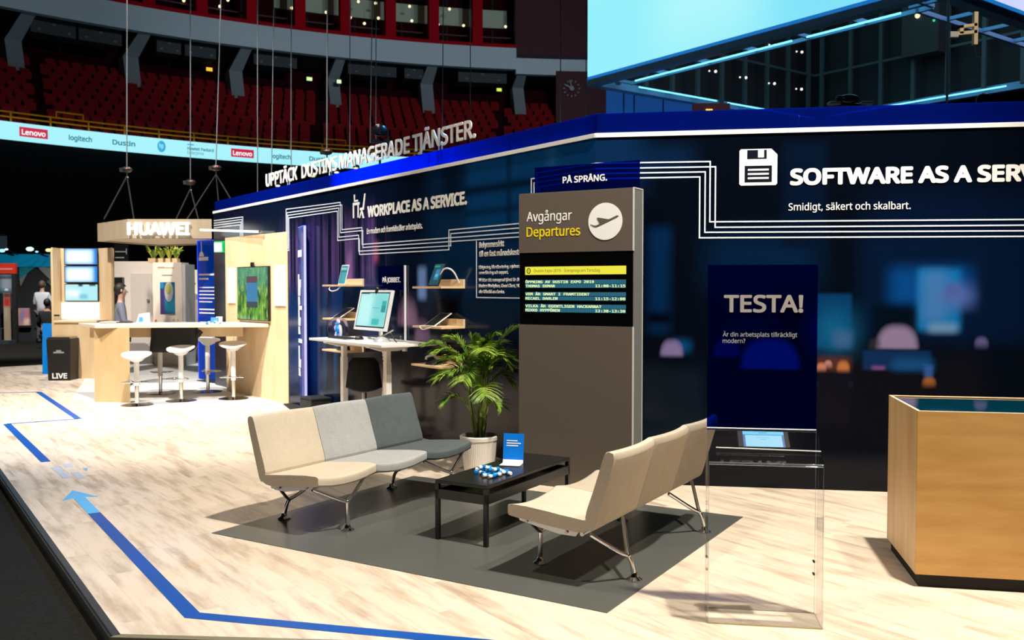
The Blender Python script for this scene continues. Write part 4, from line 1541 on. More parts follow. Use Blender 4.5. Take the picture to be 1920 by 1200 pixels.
def hand(z0, k):
    """a raised hand-like pictogram: wrist, palm, fingers"""
    bm = B()
    c = w * .5
    prism_y(bm, [(c - .17, z0), (c + .17, z0), (c + .14, z0 + .10), (c - .14, z0 + .10)], -.006, -.002)
    prism_y(bm, [(c - .24, z0 + .11), (c + .20, z0 + .11), (c + .22, z0 + .22), (c - .22, z0 + .22)], -.006, -.002)
    for j, hh in enumerate((.14, .20, .17, .10)[:3 + (k == 0)]):
        x = c - .21 + j * .12
        box(bm, x, x + .095, -.006, -.002, z0 + .22, z0 + .22 + hh)
    obj('hand_pictogram', bm, WHITE, q)


for k, z in enumerate((1.38, .98, .42)):
    hand(z * .97, k)
for z in (1.27, .84):
    obj('caption_line', box(B(), .2, .8, -.006, -.002, z, z + .05), WHITE, q)

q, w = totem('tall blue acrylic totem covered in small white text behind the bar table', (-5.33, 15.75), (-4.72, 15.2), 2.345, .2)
bm = B()
tube(bm, [(.14, -.004, 2.15), (.14, -.004, 2.335)], .006, 6)
prism_y(bm, [(.06, 2.08), (.22, 2.08), (.20, 2.13), (.17, 2.16), (.11, 2.16), (.08, 2.13)], -.006, -.002)
box(bm, .05, .36, -.006, -.002, 2.01, 2.07)
obj('lamp_pictogram', bm, WHITE, q)
bm = B()
for z, wd in ((1.76, .52), (1.69, .30)):
    box(bm, .05, .05 + wd, -.006, -.002, z, z + .03)
for k in range(5):
    box(bm, .05, .05 + (.62, .64, .60, .64, .42)[k], -.006, -.002, 1.55 - k * .06, 1.568 - k * .06)
for k in range(2):
    box(bm, .05, .05 + (.6, .58)[k], -.006, -.002, 1.18 - k * .06, 1.202 - k * .06)
obj('text_line', bm, WHITE, q)
bm = B()
for k in range(5):
    box(bm, .08, .08 + (.5, .55, .48, .6, .55)[k], -.006, -.002, .95 - k * .08, .985 - k * .08)
obj('text_line', bm, mat('pale_text', (0.4, 0.5, 0.6), 0.5), q)

# birch partition with a screen
PA, PB = Vector((-4.30, 13.94, 0)), Vector((-2.995, 12.39, 0))
d = PB - PA
PW = d.length
PANG = math.degrees(math.atan2(d.y, d.x))
r = thing('partition_wall', 'birch partition wall with a portrait screen beside the bar table', 'partition', PA, PANG)
obj('panel', box(B(), 0, PW, 0, .05, 0, 2.3), BIRCH, r)


def onpart(px, py):
    dd_ = ray(px, py)
    nrm_ = Vector((-d.y, d.x, 0))
    tt = (PA - Vector((0, 0, CAMH))).dot(nrm_) / dd_.dot(nrm_)
    pp = Vector((0, 0, CAMH)) + dd_ * tt
    return (pp - PA).dot(d.normalized()), pp.z


for (x0, y0, x1, y1) in ((429, 502, 442, 568), (516, 497, 536, 573)):
    a_, b_ = onpart(x0, (y0 + y1) / 2), onpart(x1, (y0 + y1) / 2)
    zt, zb = onpart(x0, y0)[1], onpart(x0, y1)[1]
    o = obj('white_panel', box(B(), a_[0], b_[0], -.02, 0, zb, zt), glow('lit_white_panel', (1.0, 0.98, 0.94), 1.05), r)
s0, z_t = onpart(449, 501)
s1, _ = onpart(507.5, 501)
_, z_b = onpart(449, 599)
r = thing('wall_screen', 'portrait screen showing a phone in green grass on the birch partition', 'screen', PA + d.normalized() * ((s0 + s1) / 2) - Vector((-d.y, d.x, 0)).normalized() * .03 + Vector((0, 0, z_b)), PANG)
W2, H2 = (s1 - s0) / 2, z_t - z_b
obj('housing', box(B(), -W2, W2, -.01, .028, 0, H2), BLACK, r, bevel=.004)
gm = mat('meadow_picture', (0, 0, 0), 0.2)
t = NT(gm)
v = t.coords((5, 5, 1.6))
n1 = t.noise(v, 2.2, 4)
n2 = t.noise(v, 5.0, 3)
cc = t.mix(t.step(n1, .35, .6), (0.02, 0.10, 0.03), (0.16, 0.42, 0.06))
cc = t.mix(t.step(n2, .52, .68), cc, (0.45, 0.62, 0.10))
sp = t.new('ShaderNodeSeparateXYZ')
tc = t.new('ShaderNodeTexCoord')
t.link(tc.outputs['Object'], sp.inputs[0])
cc = t.mix(t.math('MULTIPLY', t.step(sp.outputs[2], H2 * .35, H2 * .9), .6), cc, (0.10, 0.34, 0.30))
t.link(cc, t.b.inputs['Emission Color'])
t.b.inputs['Emission Strength'].default_value = 1.0
so = obj('screen', box(B(), -W2 + .012, W2 - .012, -.012, -.01, .012, H2 - .012), gm, r)
obj('phone_picture', box(B(), -W2 * .35, W2 * .35, -.0135, -.012, H2 * .24, H2 * .82), glow('phone_blue', (0.02, 0.20, 0.42), 1), so)
obj('phone_picture_band', box(B(), -W2 * .35, W2 * .35, -.0145, -.0135, H2 * .24, H2 * .35), glow('phone_dark', (0.02, 0.04, 0.05), 1), so)
obj('phone_picture_band', box(B(), -W2 * .35, W2 * .35, -.0145, -.0135, H2 * .70, H2 * .82), glow('phone_red', (0.10, 0.05, 0.08), 1), so)
obj('camera', box(B(), -.03, .03, -.02, .01, H2, H2 + .06), BLACK, r)

# running-man exit sign
e_ = at(413, 463, 14.2)
r = thing('exit_sign', 'glowing green and white exit sign beside the blue text totem', 'exit sign', e_, -25)
obj('housing', box(B(), -.10, .10, -.03, .03, -.085, .085), mat('exit_green', (0.0, 0.25, 0.06), 0.4, emit=(0.0, 0.6, 0.15), es=0.5), r, bevel=.008)
obj('face', box(B(), -.092, .06, -.034, -.03, -.075, .065), glow('exit_white', (0.85, 1.0, 0.85), 1.3), r)
obj('arm', tube(B(), [(.0, .03, .05), (.25, .18, .05), (.45, .45, .05)], .01, 6), ALU, r)
# bar light above the partition
la, lb = at(376, 431, 14.6), at(487, 434.5, 12.9)
r = thing('bar_light', 'slim white light bar reaching over the birch partition', 'lamp', la, 0)
obj('light_tube', tube(B(), [(0, 0, 0), lb - la], .016, 8), glow('warm_tube', (1.0, 0.97, 0.9), 2.0), r)
obj('end_cap', tube(B(), [lb - la, (lb - la) * 1.02], .022, 8), ALU, r)

# bar table
TA, TB_, TC, TD = Vector((-5.60, 12.45, 0)), Vector((-3.36, 12.80, 0)), Vector((-3.98, 13.55, 0)), Vector((-6.15, 13.15, 0))
o_ = Vector((-5.0, 12.9, 0))
r = thing('bar_table', 'long birch bar table with a solid end leg, stools along it', 'table', o_, 0)
TZ = 1.055
bm = B()
prism(bm, [p - o_ for p in (TA, TB_, TC, TD)], TZ - .045, TZ)
obj('tabletop', bm, wood('pale_birch_top', (0.84, 0.72, 0.56), (0.74, 0.60, 0.44), (.4, 1, 1), .4), r, bevel=.003)
L0, L1 = fl(178, 754.5) - o_, fl(244.5, 755.5) - o_
bm = B()
bd = (L1 - L0).normalized()
bn = Vector((-bd.y, bd.x, 0))
b0, b1 = (L0 + o_) * 1.035 - o_, (L1 + o_) * 1.035 - o_
prism(bm, [L0, L1, b1, b0], 0, TZ - .045)
obj('end_leg', bm, wood('birch_leg', (0.62, 0.44, 0.23), (0.50, 0.33, 0.15), (1, 1, .3), .5), r)
bm = B()
a_, b_ = (TA + (TD - TA) * .72) - o_, (TB_ + (TC - TB_) * .72) - o_
a_ = a_ + (b_ - a_) * .05
dn = (TD - TA).normalized() * .08
prism(bm, [a_, b_ - (b_ - a_) * .03, b_ - (b_ - a_) * .03 + dn, a_ + dn], TZ - .20, TZ - .045)
obj('under_beam', bm, BIRCH, r)
# things on the table
k_ = fl(222, 606, TZ)
r = thing('laptop_computer', 'thin dark closed laptop lying on the left end of the bar table', 'laptop', (k_.x, k_.y, TZ), 5)
obj('body', box(B(), -.22, .17, -.1, .1, 0, .012), STEEL, r, bevel=.003)
obj('lid', box(B(), -.22, .0, -.1, .1, .012, .022), WPAINT, r, bevel=.003)
obj('lid', box(B(), .0, .17, -.1, .1, .012, .022), BLACK, r, bevel=.003)
k_ = fl(268, 606, TZ)
r = thing('folded_card', 'small white tent card with blue print on the bar table', 'card', (k_.x, k_.y, TZ), 25)
bm = B()
hexa(bm, [(-.09, -.05, 0), (.09, -.05, 0), (.09, -.046, 0), (-.09, -.046, 0)], [(-.05, .0, .13), (.09, .0, .15), (.09, .004, .15), (-.05, .004, .13)])
hexa(bm, [(-.09, .05, 0), (.09, .05, 0), (.09, .046, 0), (-.09, .046, 0)], [(-.05, .004, .13), (.09, .004, .15), (.09, .0, .15), (-.05, .0, .13)])
cd = obj('card', bm, WHITE, r)
bm = B()
hexa(bm, [(-.06, -.047, .02), (.0, -.047, .02), (.0, -.041, .02), (-.06, -.041, .02)], [(-.05, -.02, .09), (.0, -.02, .09), (.0, -.014, .09), (-.05, -.014, .09)])
obj('print', bm, BC, cd)
rnd = random.Random(5)
first = None
for (px_, py_) in ((386, 606), (393, 604), (399, 606), (405, 605), (411, 606), (391, 607), (401, 603)):
    k_ = fl(px_, py_, TZ + .012)
    if first is None:
        o = first = dup(proto, 'small blue and white wrapped sweet in the pile on the bar table', 'wrapped sweets on the bar table')
    else:
        o = dup(first)
    o.location = (k_.x, k_.y, TZ + .0126)
    o.rotation_euler = (0, 0, rnd.uniform(0, 6.28))
    o.scale = (1.6, 1, 1)
k_ = fl(402, 604, TZ)
r = thing('card_holder', 'small blue and white card holder beside the sweets on the bar table', 'card holder', (k_.x, k_.y + .06, TZ), 10)
obj('blue_card', box(B(), -.07, .04, 0, .004, 0, .07), BC, r, rot=(R(-20), 0, 0))
obj('white_card', box(B(), -.0, .09, .01, .014, 0, .085), WHITE, r, rot=(R(-20), 0, 0))

# stools
SEATP = mat('stool_white', (0.80, 0.79, 0.76), 0.35)


def stool(label, base_px, seat_y, rz):
    p = fl(*base_px)
    zt = CAMH + (541 - seat_y) * p.y / FPX
    q = thing('bar_stool', label, 'stool', (p.x, p.y, .003), rz, 'white bar stools at the bar table')
    bm = B()
    rows = []
    RX, RY = .19, .17
    n = 28
    prof = [(0.02, -.085), (.30, -.083), (.42, -.07), (.55, -.045), (.80, -.02), (1.0, .0), (1.0, .012), (.85, .012), (.6, -.002), (.3, -.012), (.02, -.014)]
    for f, z in prof:
        ring = []
        for k in range(n):
            a = 2 * math.pi * k / n
            x, y = RX * f * math.cos(a), RY * f * math.sin(a)
            lift = .045 * (f ** 2) * max(0, math.sin(a)) - .05 * (f ** 3) * max(0, -math.sin(a)) * .6 + .01 * f * math.cos(2 * a)
            ring.append(bm.verts.new((x, y, zt + z + lift)))
        rows.append(ring)
    for a_, b_ in zip(rows[:-1], rows[1:]):
        for k in range(n):
            bm.faces.new((a_[k], a_[(k + 1) % n], b_[(k + 1) % n], b_[k]))
    bm.faces.new(list(reversed(rows[0])))
    bm.faces.new(rows[-1])
    obj('seat', bm, SEATP, q, smooth=True)
    bm = B()
    tube(bm, [(0, 0, .26), (0, 0, zt - .08)], .034, 14)
    obj('post_cover', bm, SEATP, q, smooth=True)
    obj('post', tube(B(), [(0, 0, .01), (0, 0, .28)], .026, 14), CHROME, q, smooth=True)
    bm = B()
    fz = .31
    tube(bm, [(-.16, -.10, fz), (.16, -.10, fz)], .010, 8)
    tube(bm, smooth_path([(-.16, -.10, fz), (-.10, -.0, fz), (0, .02, fz), (.10, 0, fz), (.16, -.10, fz)], 4), .009, 8)
    obj('footrest', bm, CHROME, q, smooth=True)
    obj('base', lathe(B(), [(.205, 0.0), (.205, .006), (.17, .013), (.05, .022), (.02, .024)], 32), mat('dark_chrome', (0.20, 0.17, 0.15), 0.2, 1.0), q, smooth=True)


stool('white bar stool nearest the solid end leg of the bar table', (257, 760), 668, 10)
stool('white bar stool behind the black coat at the far side of the bar table', (301, 738), 648, 190)
stool('white bar stool in front, between the nearest stool and the one by the partition', (340, 752), 656, -10)
stool('white bar stool in front of the blue text totem', (390, 735), 638, 160)
stool('white bar stool beside the birch partition, rightmost at the bar table', (438, 748), 648, 5)
# black coat over the stool
p = at(326, 640, 12.98)
r = thing('black_coat', 'black coat hanging under the top of the bar table between the stools', 'coat', (p.x, p.y, 0), 0)
bm = B()
rows = []
for (z, hx, hy, dx) in ((1.009, .30, .05, .02), (.99, .32, .08, .01), (.87, .32, .09, 0.01), (.76, .325, .09, 0), (.69, .31, .09, -.02), (.665, .26, .07, -.03)):
    ring = []
    for k in range(24):
        a = 2 * math.pi * k / 24
        c_, s_ = math.cos(a), math.sin(a)
        ring.append(bm.verts.new((dx + hx * math.copysign(abs(c_) ** .35, c_), hy * math.copysign(abs(s_) ** .5, s_) * (1 + .12 * math.sin(5 * a)), z + .02 * math.sin(3 * a))))
    rows.append(ring)
for a_, b_ in zip(rows[:-1], rows[1:]):
    for k in range(24):
        bm.faces.new((a_[k], a_[(k + 1) % 24], b_[(k + 1) % 24], b_[k]))
bm.faces.new(rows[0])
bm.faces.new(list(reversed(rows[-1])))
obj('body', bm, MATTB, r, smooth=True)
bm = B()
tube(bm, smooth_path([(.29, .0, .96), (.32, -.01, .88), (.38, -.01, .95)], 4), .04, 10, radii=None)
obj('sleeve', bm, MATTB, r, smooth=True)

# ================================================================== THE NEIGHBOUR STAND
# screen tower with counter
Y0 = 16.2
r = thing('screen_tower', 'birch tower with three lit screens above a counter, left of the bar table', 'display tower', at(97, 540, Y0).xy.to_3d(), 2)
ox = at(97, 540, Y0)


def X(px, dy=0.0):
    return (px - 960) / FPX * (Y0 + dy) - ox.x


def Z(py, Y=Y0):
    return at(960, py, Y).z


obj('counter', box(B(), X(99, -.35), X(178) + .15, -.35, .35, 0, Z(603)), BIRCH, r, bevel=.004)
obj('counter_top', box(B(), X(97.5, -.38), X(178) + .17, -.38, .40, Z(603), Z(603) + .03), SHW, r)
obj('back_panel', box(B(), X(98, .36), X(211, .36), .36, .46, 0, Z(464)), BIRCH, r)
bm = B()
hexa(bm, [(X(97), -.0, Z(603) + .03), (X(97) + .03, -.0, Z(603) + .03), (X(116, .35), .35, Z(603) + .03), (X(114, .36), .36, Z(603) + .03)],
     [(X(97), .0, Z(464)), (X(97) + .03, .0, Z(464)), (X(116, .35), .35, Z(464)), (X(114, .36), .36, Z(464))])
obj('side_panel', bm, BIRCH, r)
bm = B()
hexa(bm, [(X(187, .32), .32, 0), (X(190, .36), .36, 0), (X(212, .06), .06, 0), (X(208, .02), .02, 0)], [(X(187, .32), .32, Z(464)), (X(190, .36), .36, Z(464)), (X(212, .06), .06, Z(464)), (X(208, .02), .02, Z(464))])
obj('side_panel', bm, BIRCH, r)
obj('light_panel', box(B(), X(116, .335), X(186, .335), .335, .36, Z(603) + .03, Z(567)), glow('tower_lightbox', (1.0, 0.97, 0.88), 1.1), r)
for k, (yt, yb) in enumerate(((463.5, 496), (497.5, 530), (532, 565.5))):
    fr = obj('screen', box(B(), X(122.5, .29), X(184, .29), .29, .335, Z(yb), Z(yt)), BLACK, r)
    zc = (Z(yb) + Z(yt)) / 2
    hh = (Z(yt) - Z(yb)) / 2
    if k < 2:
        pm = picture('tower_page_%d' % k, (0.0, 0.22, 0.72), [('b', X(126, .285), X(176, .285), zc - hh * .85, zc + hh * .8, .05, (0.62, 0.92, 1.0)), ('b', X(128, .285), X(168, .285), zc - hh * .6, zc + hh * .55, .06, (1.0, 1.0, 1.0))], emit=1.05)
    else:
        pm = picture('tower_page_%d' % k, (0.45, 0.85, 0.92), [('b', X(124, .285), X(150, .285), zc - hh * .5, zc + hh * .3, .08, (0.95, 1.0, 1.0)), ('b', X(150, .285), X(165, .285), zc - hh * .7, zc - hh * .2, .04, (0.15, 0.60, 0.75)),
                                                             ('b', X(148, .285), X(156, .285), zc + hh * .7, zc + hh, .02, (0.0, 0.03, 0.05)), ('b', X(168, .285), X(180, .285), zc + hh * .75, zc + hh, .02, (0.0, 0.03, 0.05))], emit=1.0)
    obj('picture', box(B(), X(123.5, .285), X(183, .285), .285, .29, Z(yb) + .012, Z(yt) - .012), pm, fr)
obj('label_plate', box(B(), X(101), X(111), -.005, .0, Z(593), Z(590)), BLACK, r)

# LIVE bin and leaning blue board
bpn_ = fl(118, 712)
r = thing('waste_bin', 'black bin with white LIVE lettering in front of the screen tower', 'bin', (bpn_.x, bpn_.y, 0), 4)
s_ = bpn_.y / FPX
bm = B()
hexa(bm, [(-20 * s_, -.15, 0), (20 * s_, -.15, 0), (20 * s_, .2, 0), (-20 * s_, .2, 0)], [(-21.5 * s_, -.17, 78 * s_), (22 * s_, -.17, 78 * s_), (22 * s_, .2, 78 * s_), (-21.5 * s_, .2, 78 * s_)])
obj('body', bm, mat('bin_black', (0.007, 0.006, 0.006), 0.5), r, bevel=.006)
obj('rim', box(B(), -20 * s_, 20 * s_, -.15, .18, 78 * s_, 81 * s_), STEEL, r)
text('lettering', 'LIVE', -12 * s_, 4 * s_, 10 * s_, WHITE, r, 27 * s_, y=-.16, depth=.004, bold=.03)
bm = B()
box(bm, -9 * s_, 10 * s_, -.168, -.164, 51 * s_, 54 * s_)
box(bm, -4 * s_, 5 * s_, -.168, -.164, 54 * s_, 57 * s_)
obj('emblem', bm, mat('bin_grey', (0.3, 0.3, 0.3), 0.5), r)
q_ = fl(92, 699)
r = thing('leaning_board', 'blue board leaning beside the black LIVE bin', 'board', (q_.x, q_.y, 0), 0)
s_ = q_.y / FPX
bm = B()
hexa(bm, [(-2 * s_, -.2, 0), (12 * s_, -.25, 0), (12 * s_, -.21, 0), (-2 * s_, -.16, 0)], [(-11 * s_, .0, 93 * s_), (8 * s_, .0, 93 * s_), (8 * s_, .04, 93 * s_), (-11 * s_, .04, 93 * s_)])
obj('sheet', bm, mat('board_blue', (0.0, 0.22, 0.72), 0.4), r)
obj('foot', box(B(), -2 * s_, 10 * s_, -.2, .1, 0, .02), BLACK, r)

# hanging birch sign frame
r = thing('hanging_sign', 'birch frame sign with glowing white capital letters hanging above the bar table', 'sign', at(240, 447, 15.0), 0)
o_ = at(240, 447, 15.0)
zb, zt = 0.0, 15.0 / FPX * 36
P1, P2, P3, P4, P5 = [at(*p) - o_ for p in ((183, 447, 16.0), (240, 447, 15.0), (397, 447, 15.0), (385, 450, 17.2), (300, 450, 17.8))]
ring = [P1, P2, P3, P4, P5]
cen = sum((Vector((p.x, p.y, 0)) for p in ring), Vector()) / 5
inn = [Vector((p.x, p.y, 0)) + (cen - Vector((p.x, p.y, 0))) * .08 for p in ring]
for k in range(5):
    a_, b_, c_, d_ = ring[k], ring[(k + 1) % 5], inn[(k + 1) % 5], inn[k]
    bm = B()
    prism(bm, [(a_.x, a_.y), (b_.x, b_.y), (c_.x, c_.y), (d_.x, d_.y)], 0, zt)
    obj('side_board', bm, wood('sign_birch', (0.50, 0.40, 0.28), (0.42, 0.32, 0.20), (1.2, 1.2, 0.25), 0.6), r)
obj('underside', prism(B(), [(p.x, p.y) for p in inn], .02, .035), SHW, r)
text('lettering', 'HUAWEI', .01, zt * .17, zt * .66, glow('sign_glow', (0.95, 1.0, 1.0), 2.0), r, 1.0, y=-.03, depth=.03, bold=.035)

# chain hoists with bridles
HOIST = mat('hoist_black', (0.03, 0.028, 0.025), 0.4, 0.6)
WIRE = mat('steel_wire', (0.34, 0.35, 0.37), 0.4, 0.7)
WIRE_D = mat('dark_sling', (0.016, 0.016, 0.016), 0.8)


def hoist(label, px, py, Y, legs, wire_top_px=None):
    p = at(px, py, Y)
    q = thing('chain_hoist', label, 'hoist', p, 0, 'chain hoists under the roof')
    s_ = Y / FPX
    bm = B()
    ball(bm, (0, 0, 0), 8 * s_, (1.35, .9, .75), 12)
    box(bm, -12 * s_, -4 * s_, -5 * s_, 5 * s_, -4 * s_, 3 * s_)
    obj('motor', bm, HOIST, q, smooth=True)
    obj('hook', tube(B(), [(0, 0, -6 * s_), (0, 0, -13 * s_), (2 * s_, 0, -15 * s_)], 1.3 * s_, 8), STEEL, q)
    obj('light', ball(B(), (5 * s_, -7 * s_, 2 * s_), 1.6 * s_, (1, 1, 1), 8), glow('tiny_red', (0.8, 0.05, 0.05), 1), q)
    if legs:
        bm = B()
        for lx, ly in legs:
            e = at(lx, ly, Y) - p
            tube(bm, [(0, 0, -12 * s_), e], .012, 6)
        obj('sling', bm, WIRE_D, q)
    tp = at((wire_top_px or px), -120, Y) - p
    obj('wire', tube(B(), [(0, 0, 5 * s_), tp], .009, 6), WIRE, q)
    return q


hoist('chain hoist carrying the left corner of the hanging birch sign', 238, 318, 15.6, ((195, 411), (251, 411)))
hoist('chain hoist above the right end of the hanging birch sign', 405, 315, 15.8, ((350, 412), (413, 410), (432, 372)), 418)
hoist('smaller chain hoist between the two that carry the birch sign', 357, 342, 17.6, ((330, 411), (372, 411)))
hoist('chain hoist half hidden behind the standing letters', 613, 285, 11.8, (), 614)


def wire(label, px, y_bot, Y, top=None):
    a_, b_ = at(px, y_bot, Y), at(top if top else px, -120, Y)
    return tag(obj('steel_wire', tube(B(), [(0, 0, 0), b_ - a_], 0.0062 * Y / 12, 6), WIRE, loc=a_), label, 'wire', 'wires hanging above the stand')


wire('thin wire ending left of the first standing letters', 483, 362, 14)
wire('thin wire second from the left end of the standing letters', 509, 345, 13.6, 515)
wire('faint thin wire above the second word of the standing letters', 546, 330, 13.5)
wire('thin wire above the third word of the standing letters, beside its left lamp', 656, 290, 12.6)
wire('thin wire down to the round black stage lamp', 694, 268, 12, 700)
wire('faint thin wire just right of the round black stage lamp wire', 705, 260, 12.2)
wire('bright wire passing the last word of the standing letters', 829, 284, 11, 832)
wire('bright wire just right of the last standing letter', 882, 272, 11)
wire('bright wire in front of the dark red wall with the clock', 1051, 232, 10)
wire('wire beside the left edge of the hanging video cube', 1099, 222, 10.2)

# stage lamps behind the wall
LAMPB = mat('lamp_black', (0.006, 0.006, 0.008), 0.3)


def moving_head(label, px, py, Y, k=1.0, stem_py=None):
    p = at(px, py, Y)
    q = thing('stage_lamp', label, 'stage lamp', p, 0, 'stage lamps behind the wall')
    s_ = Y / FPX * k
    bm = B()
    lathe(bm, [(7 * s_, -9 * s_), (12 * s_, -6 * s_), (14 * s_, 2 * s_), (11 * s_, 9 * s_), (4 * s_, 12 * s_)], 20)
    obj('head', bm, LAMPB, q, smooth=True)
    obj('lens', ball(B(), (-2 * s_, -3 * s_, 10 * s_), 4 * s_, (1.4, 1, .6), 10), mat('lamp_lens', (0.6, 0.6, 0.58), 0.2), q, smooth=True)
    bm = B()
    box(bm, -16 * s_, -13.5 * s_, -3 * s_, 3 * s_, -16 * s_, 3 * s_)
    box(bm, 13.5 * s_, 16 * s_, -3 * s_, 3 * s_, -16 * s_, 3 * s_)
    box(bm, -16 * s_, 16 * s_, -5 * s_, 5 * s_, -22 * s_, -15 * s_)
    obj('yoke', bm, LAMPB, q)
    zb_ = -p.z
    obj('stem', tube(B(), [(0, 0, -20 * s_), (0, 0, zb_)], 2.2 * s_, 8), LAMPB, q)
    return q


moving_head('round black stage lamp rising behind the third word of the standing letters', 712, 246, 11.6, 1.0, 312)
moving_head('black stage lamp above the blue strip near the right end of the right wall', 1845, 186, 9.6, .9, 215)


def par(label, px, py, Y, col):
    p = at(px, py, Y)
    q = thing('spot_lamp', label, 'spot lamp', p, 0, 'small spot lamps behind the standing letters')
    s_ = Y / FPX
    obj('housing', lathe(B(), [(4 * s_, -4 * s_), (6 * s_, 0), (6 * s_, 6 * s_), (3 * s_, 8 * s_)], 14), LAMPB, q, smooth=True)
    obj('lens', ball(B(), (0, -5 * s_, 1 * s_), 3 * s_, (1.6, .7, .7), 8), glow('lamp_' + col[0], col[1], 1.1), q, smooth=True)
    obj('bracket', tube(B(), [(0, 0, -4 * s_), (0, 0, -p.z)], 1.2 * s_, 6), LAMPB, q)


YL, WH, BL_ = ('yellow', (0.75, 0.70, 0.35)), ('white', (0.9, 0.9, 0.88)), ('blue', (0.1, 0.4, 1.0))
par('small yellow-lit spot lamp below the first word of the standing letters', 588, 332, 13.2, YL)
par('small spot lamp with white face under the second word of the standing letters', 632, 325, 12.8, WH)
par('small lamp with pale face at the left end of the blue strip', 522, 350, 14.0, WH)
par('small lamp with pale face just left of the black bracket under the letters', 668, 317, 12.4, YL)

# planter cabinet, grey booth and wall with the dark-haired visitor
Yc = 18.4
p0 = at(287, 540, Yc)
r = thing('display_cabinet', 'tall white cabinet with a phone poster and plants on top behind the bar table', 'cabinet', (p0.x, p0.y, 0), 0)
s_ = Yc / FPX
CABW = mat('cabinet_white', (0.78, 0.66, 0.55), 0.4)
obj('body', box(B(), 0, 54 * s_, 0, .4, 0, at(0, 492, Yc).z), CABW, r)
obj('side_return', box(B(), 54 * s_, 59 * s_, .05, .6, 0, at(0, 495, Yc).z), mat('cabinet_grey', (0.5, 0.5, 0.5), 0.5), r)
ps = picture('phone_poster', (0.02, 0.10, 0.20), [('b', 14 * s_, 22 * s_, at(0, 590, Yc).z, at(0, 530, Yc).z, .03, (0.05, 0.03, 0.15)), ('b', 24 * s_, 41 * s_, at(0, 585, Yc).z, at(0, 560, Yc).z, .05, (0.01, 0.22, 0.36)),
                                                   ('b', 14 * s_, 20 * s_, at(0, 540, Yc).z, at(0, 528, Yc).z, .03, (0.0, 0.25, 0.45))])
po = obj('poster', box(B(), 13.5 * s_, 41 * s_, -.012, 0, at(0, 589, Yc).z, at(0, 529, Yc).z), ps, r)
obj('phone_picture', disc_y(B(), 30 * s_, at(0, 547, Yc).z, 8 * s_, 19 * s_, -.02, -.012, 28), mat('phone_grey', (0.35, 0.37, 0.36), 0.3), po)
obj('phone_picture_glass', disc_y(B(), 29.5 * s_, at(0, 541, Yc).z, 5 * s_, 9 * s_, -.026, -.02, 20), mat('phone_olive', (0.32, 0.32, 0.08), 0.3), po)
bm = B()
box(bm, 9 * s_, 22 * s_, -.004, 0, at(0, 502.5, Yc).z, at(0, 500.5, Yc).z)
box(bm, 23 * s_, 40 * s_, -.004, 0, at(0, 502.5, Yc).z, at(0, 501.5, Yc).z)
box(bm, 17 * s_, 36 * s_, -.004, 0, at(0, 517, Yc).z, at(0, 515, Yc).z)
obj('lettering', bm, mat('cabinet_print', (0.35, 0.22, 0.15), 0.5), r)
obj('red_dot', disc_y(B(), 4.5 * s_, at(0, 601.5, Yc).z, 2.2 * s_, 2.2 * s_, -.005, 0, 14), mat('dot_red', (0.65, 0.10, 0.03), 0.5), r)
for k in (38, 46):
    obj('faint_mark', disc_y(B(), k * s_, at(0, 600, Yc).z, 1.8 * s_, 2.2 * s_, -.005, 0, 14), mat('mark_tan', (0.62, 0.38, 0.22), 0.5), r)

PLT = mat('planter_wood', (0.50, 0.34, 0.18), 0.6)
LF2 = mat('dark_leaf', (0.06, 0.14, 0.015), 0.5)
LF3 = mat('yellow_leaf', (0.40, 0.40, 0.03), 0.5)
rnd = random.Random(2)
for k, (px_, lbl) in enumerate(((283, 'leftmost of the wooden planters on the white cabinet, with a bushy green plant'), (304, 'second wooden planter from the left on top of the white cabinet'),
                                (318, 'third wooden planter from the left on top of the white cabinet'), (330.5, 'rightmost wooden planter on top of the white cabinet'))):
    pz = at(px_, 492, Yc + .3)
    q = thing('planter', lbl, 'planter', (pz.x, pz.y, at(0, 492, Yc).z), 0, 'planters on the white cabinet')
    w_ = (10 if k == 0 else 4.5) * s_
    if k == 0:
        q.location.x = at(279, 540, Yc + .3).x + .1
        w_ = 7 * s_
    obj('box', box(B(), -w_, w_, -.09, .09, 0, 8.5 * s_), PLT, q)
    for lf in (LF2, LF3):
        bm = B()
        for j in range(26):
            a = rnd.uniform(0, 6.28)
            l = rnd.uniform(12, 30) * s_
            e = Vector((math.cos(a) * l * .55, math.sin(a) * l * .3, 8 * s_ + l * rnd.uniform(.5, .95)))
            b0 = Vector((rnd.uniform(-.5, .5) * w_, 0, 8 * s_))
            md = b0.lerp(e, .6) + Vector((0, 0, .05))
            sd = Vector((-math.sin(a), math.cos(a) * .3, .5)).normalized() * .02
            vs_ = [bm.verts.new(c) for c in (b0 - sd * .3, md - sd, e, md + sd)]
            bm.faces.new(vs_)
        obj('leaves', bm, lf, q)['kind'] = 'stuff'

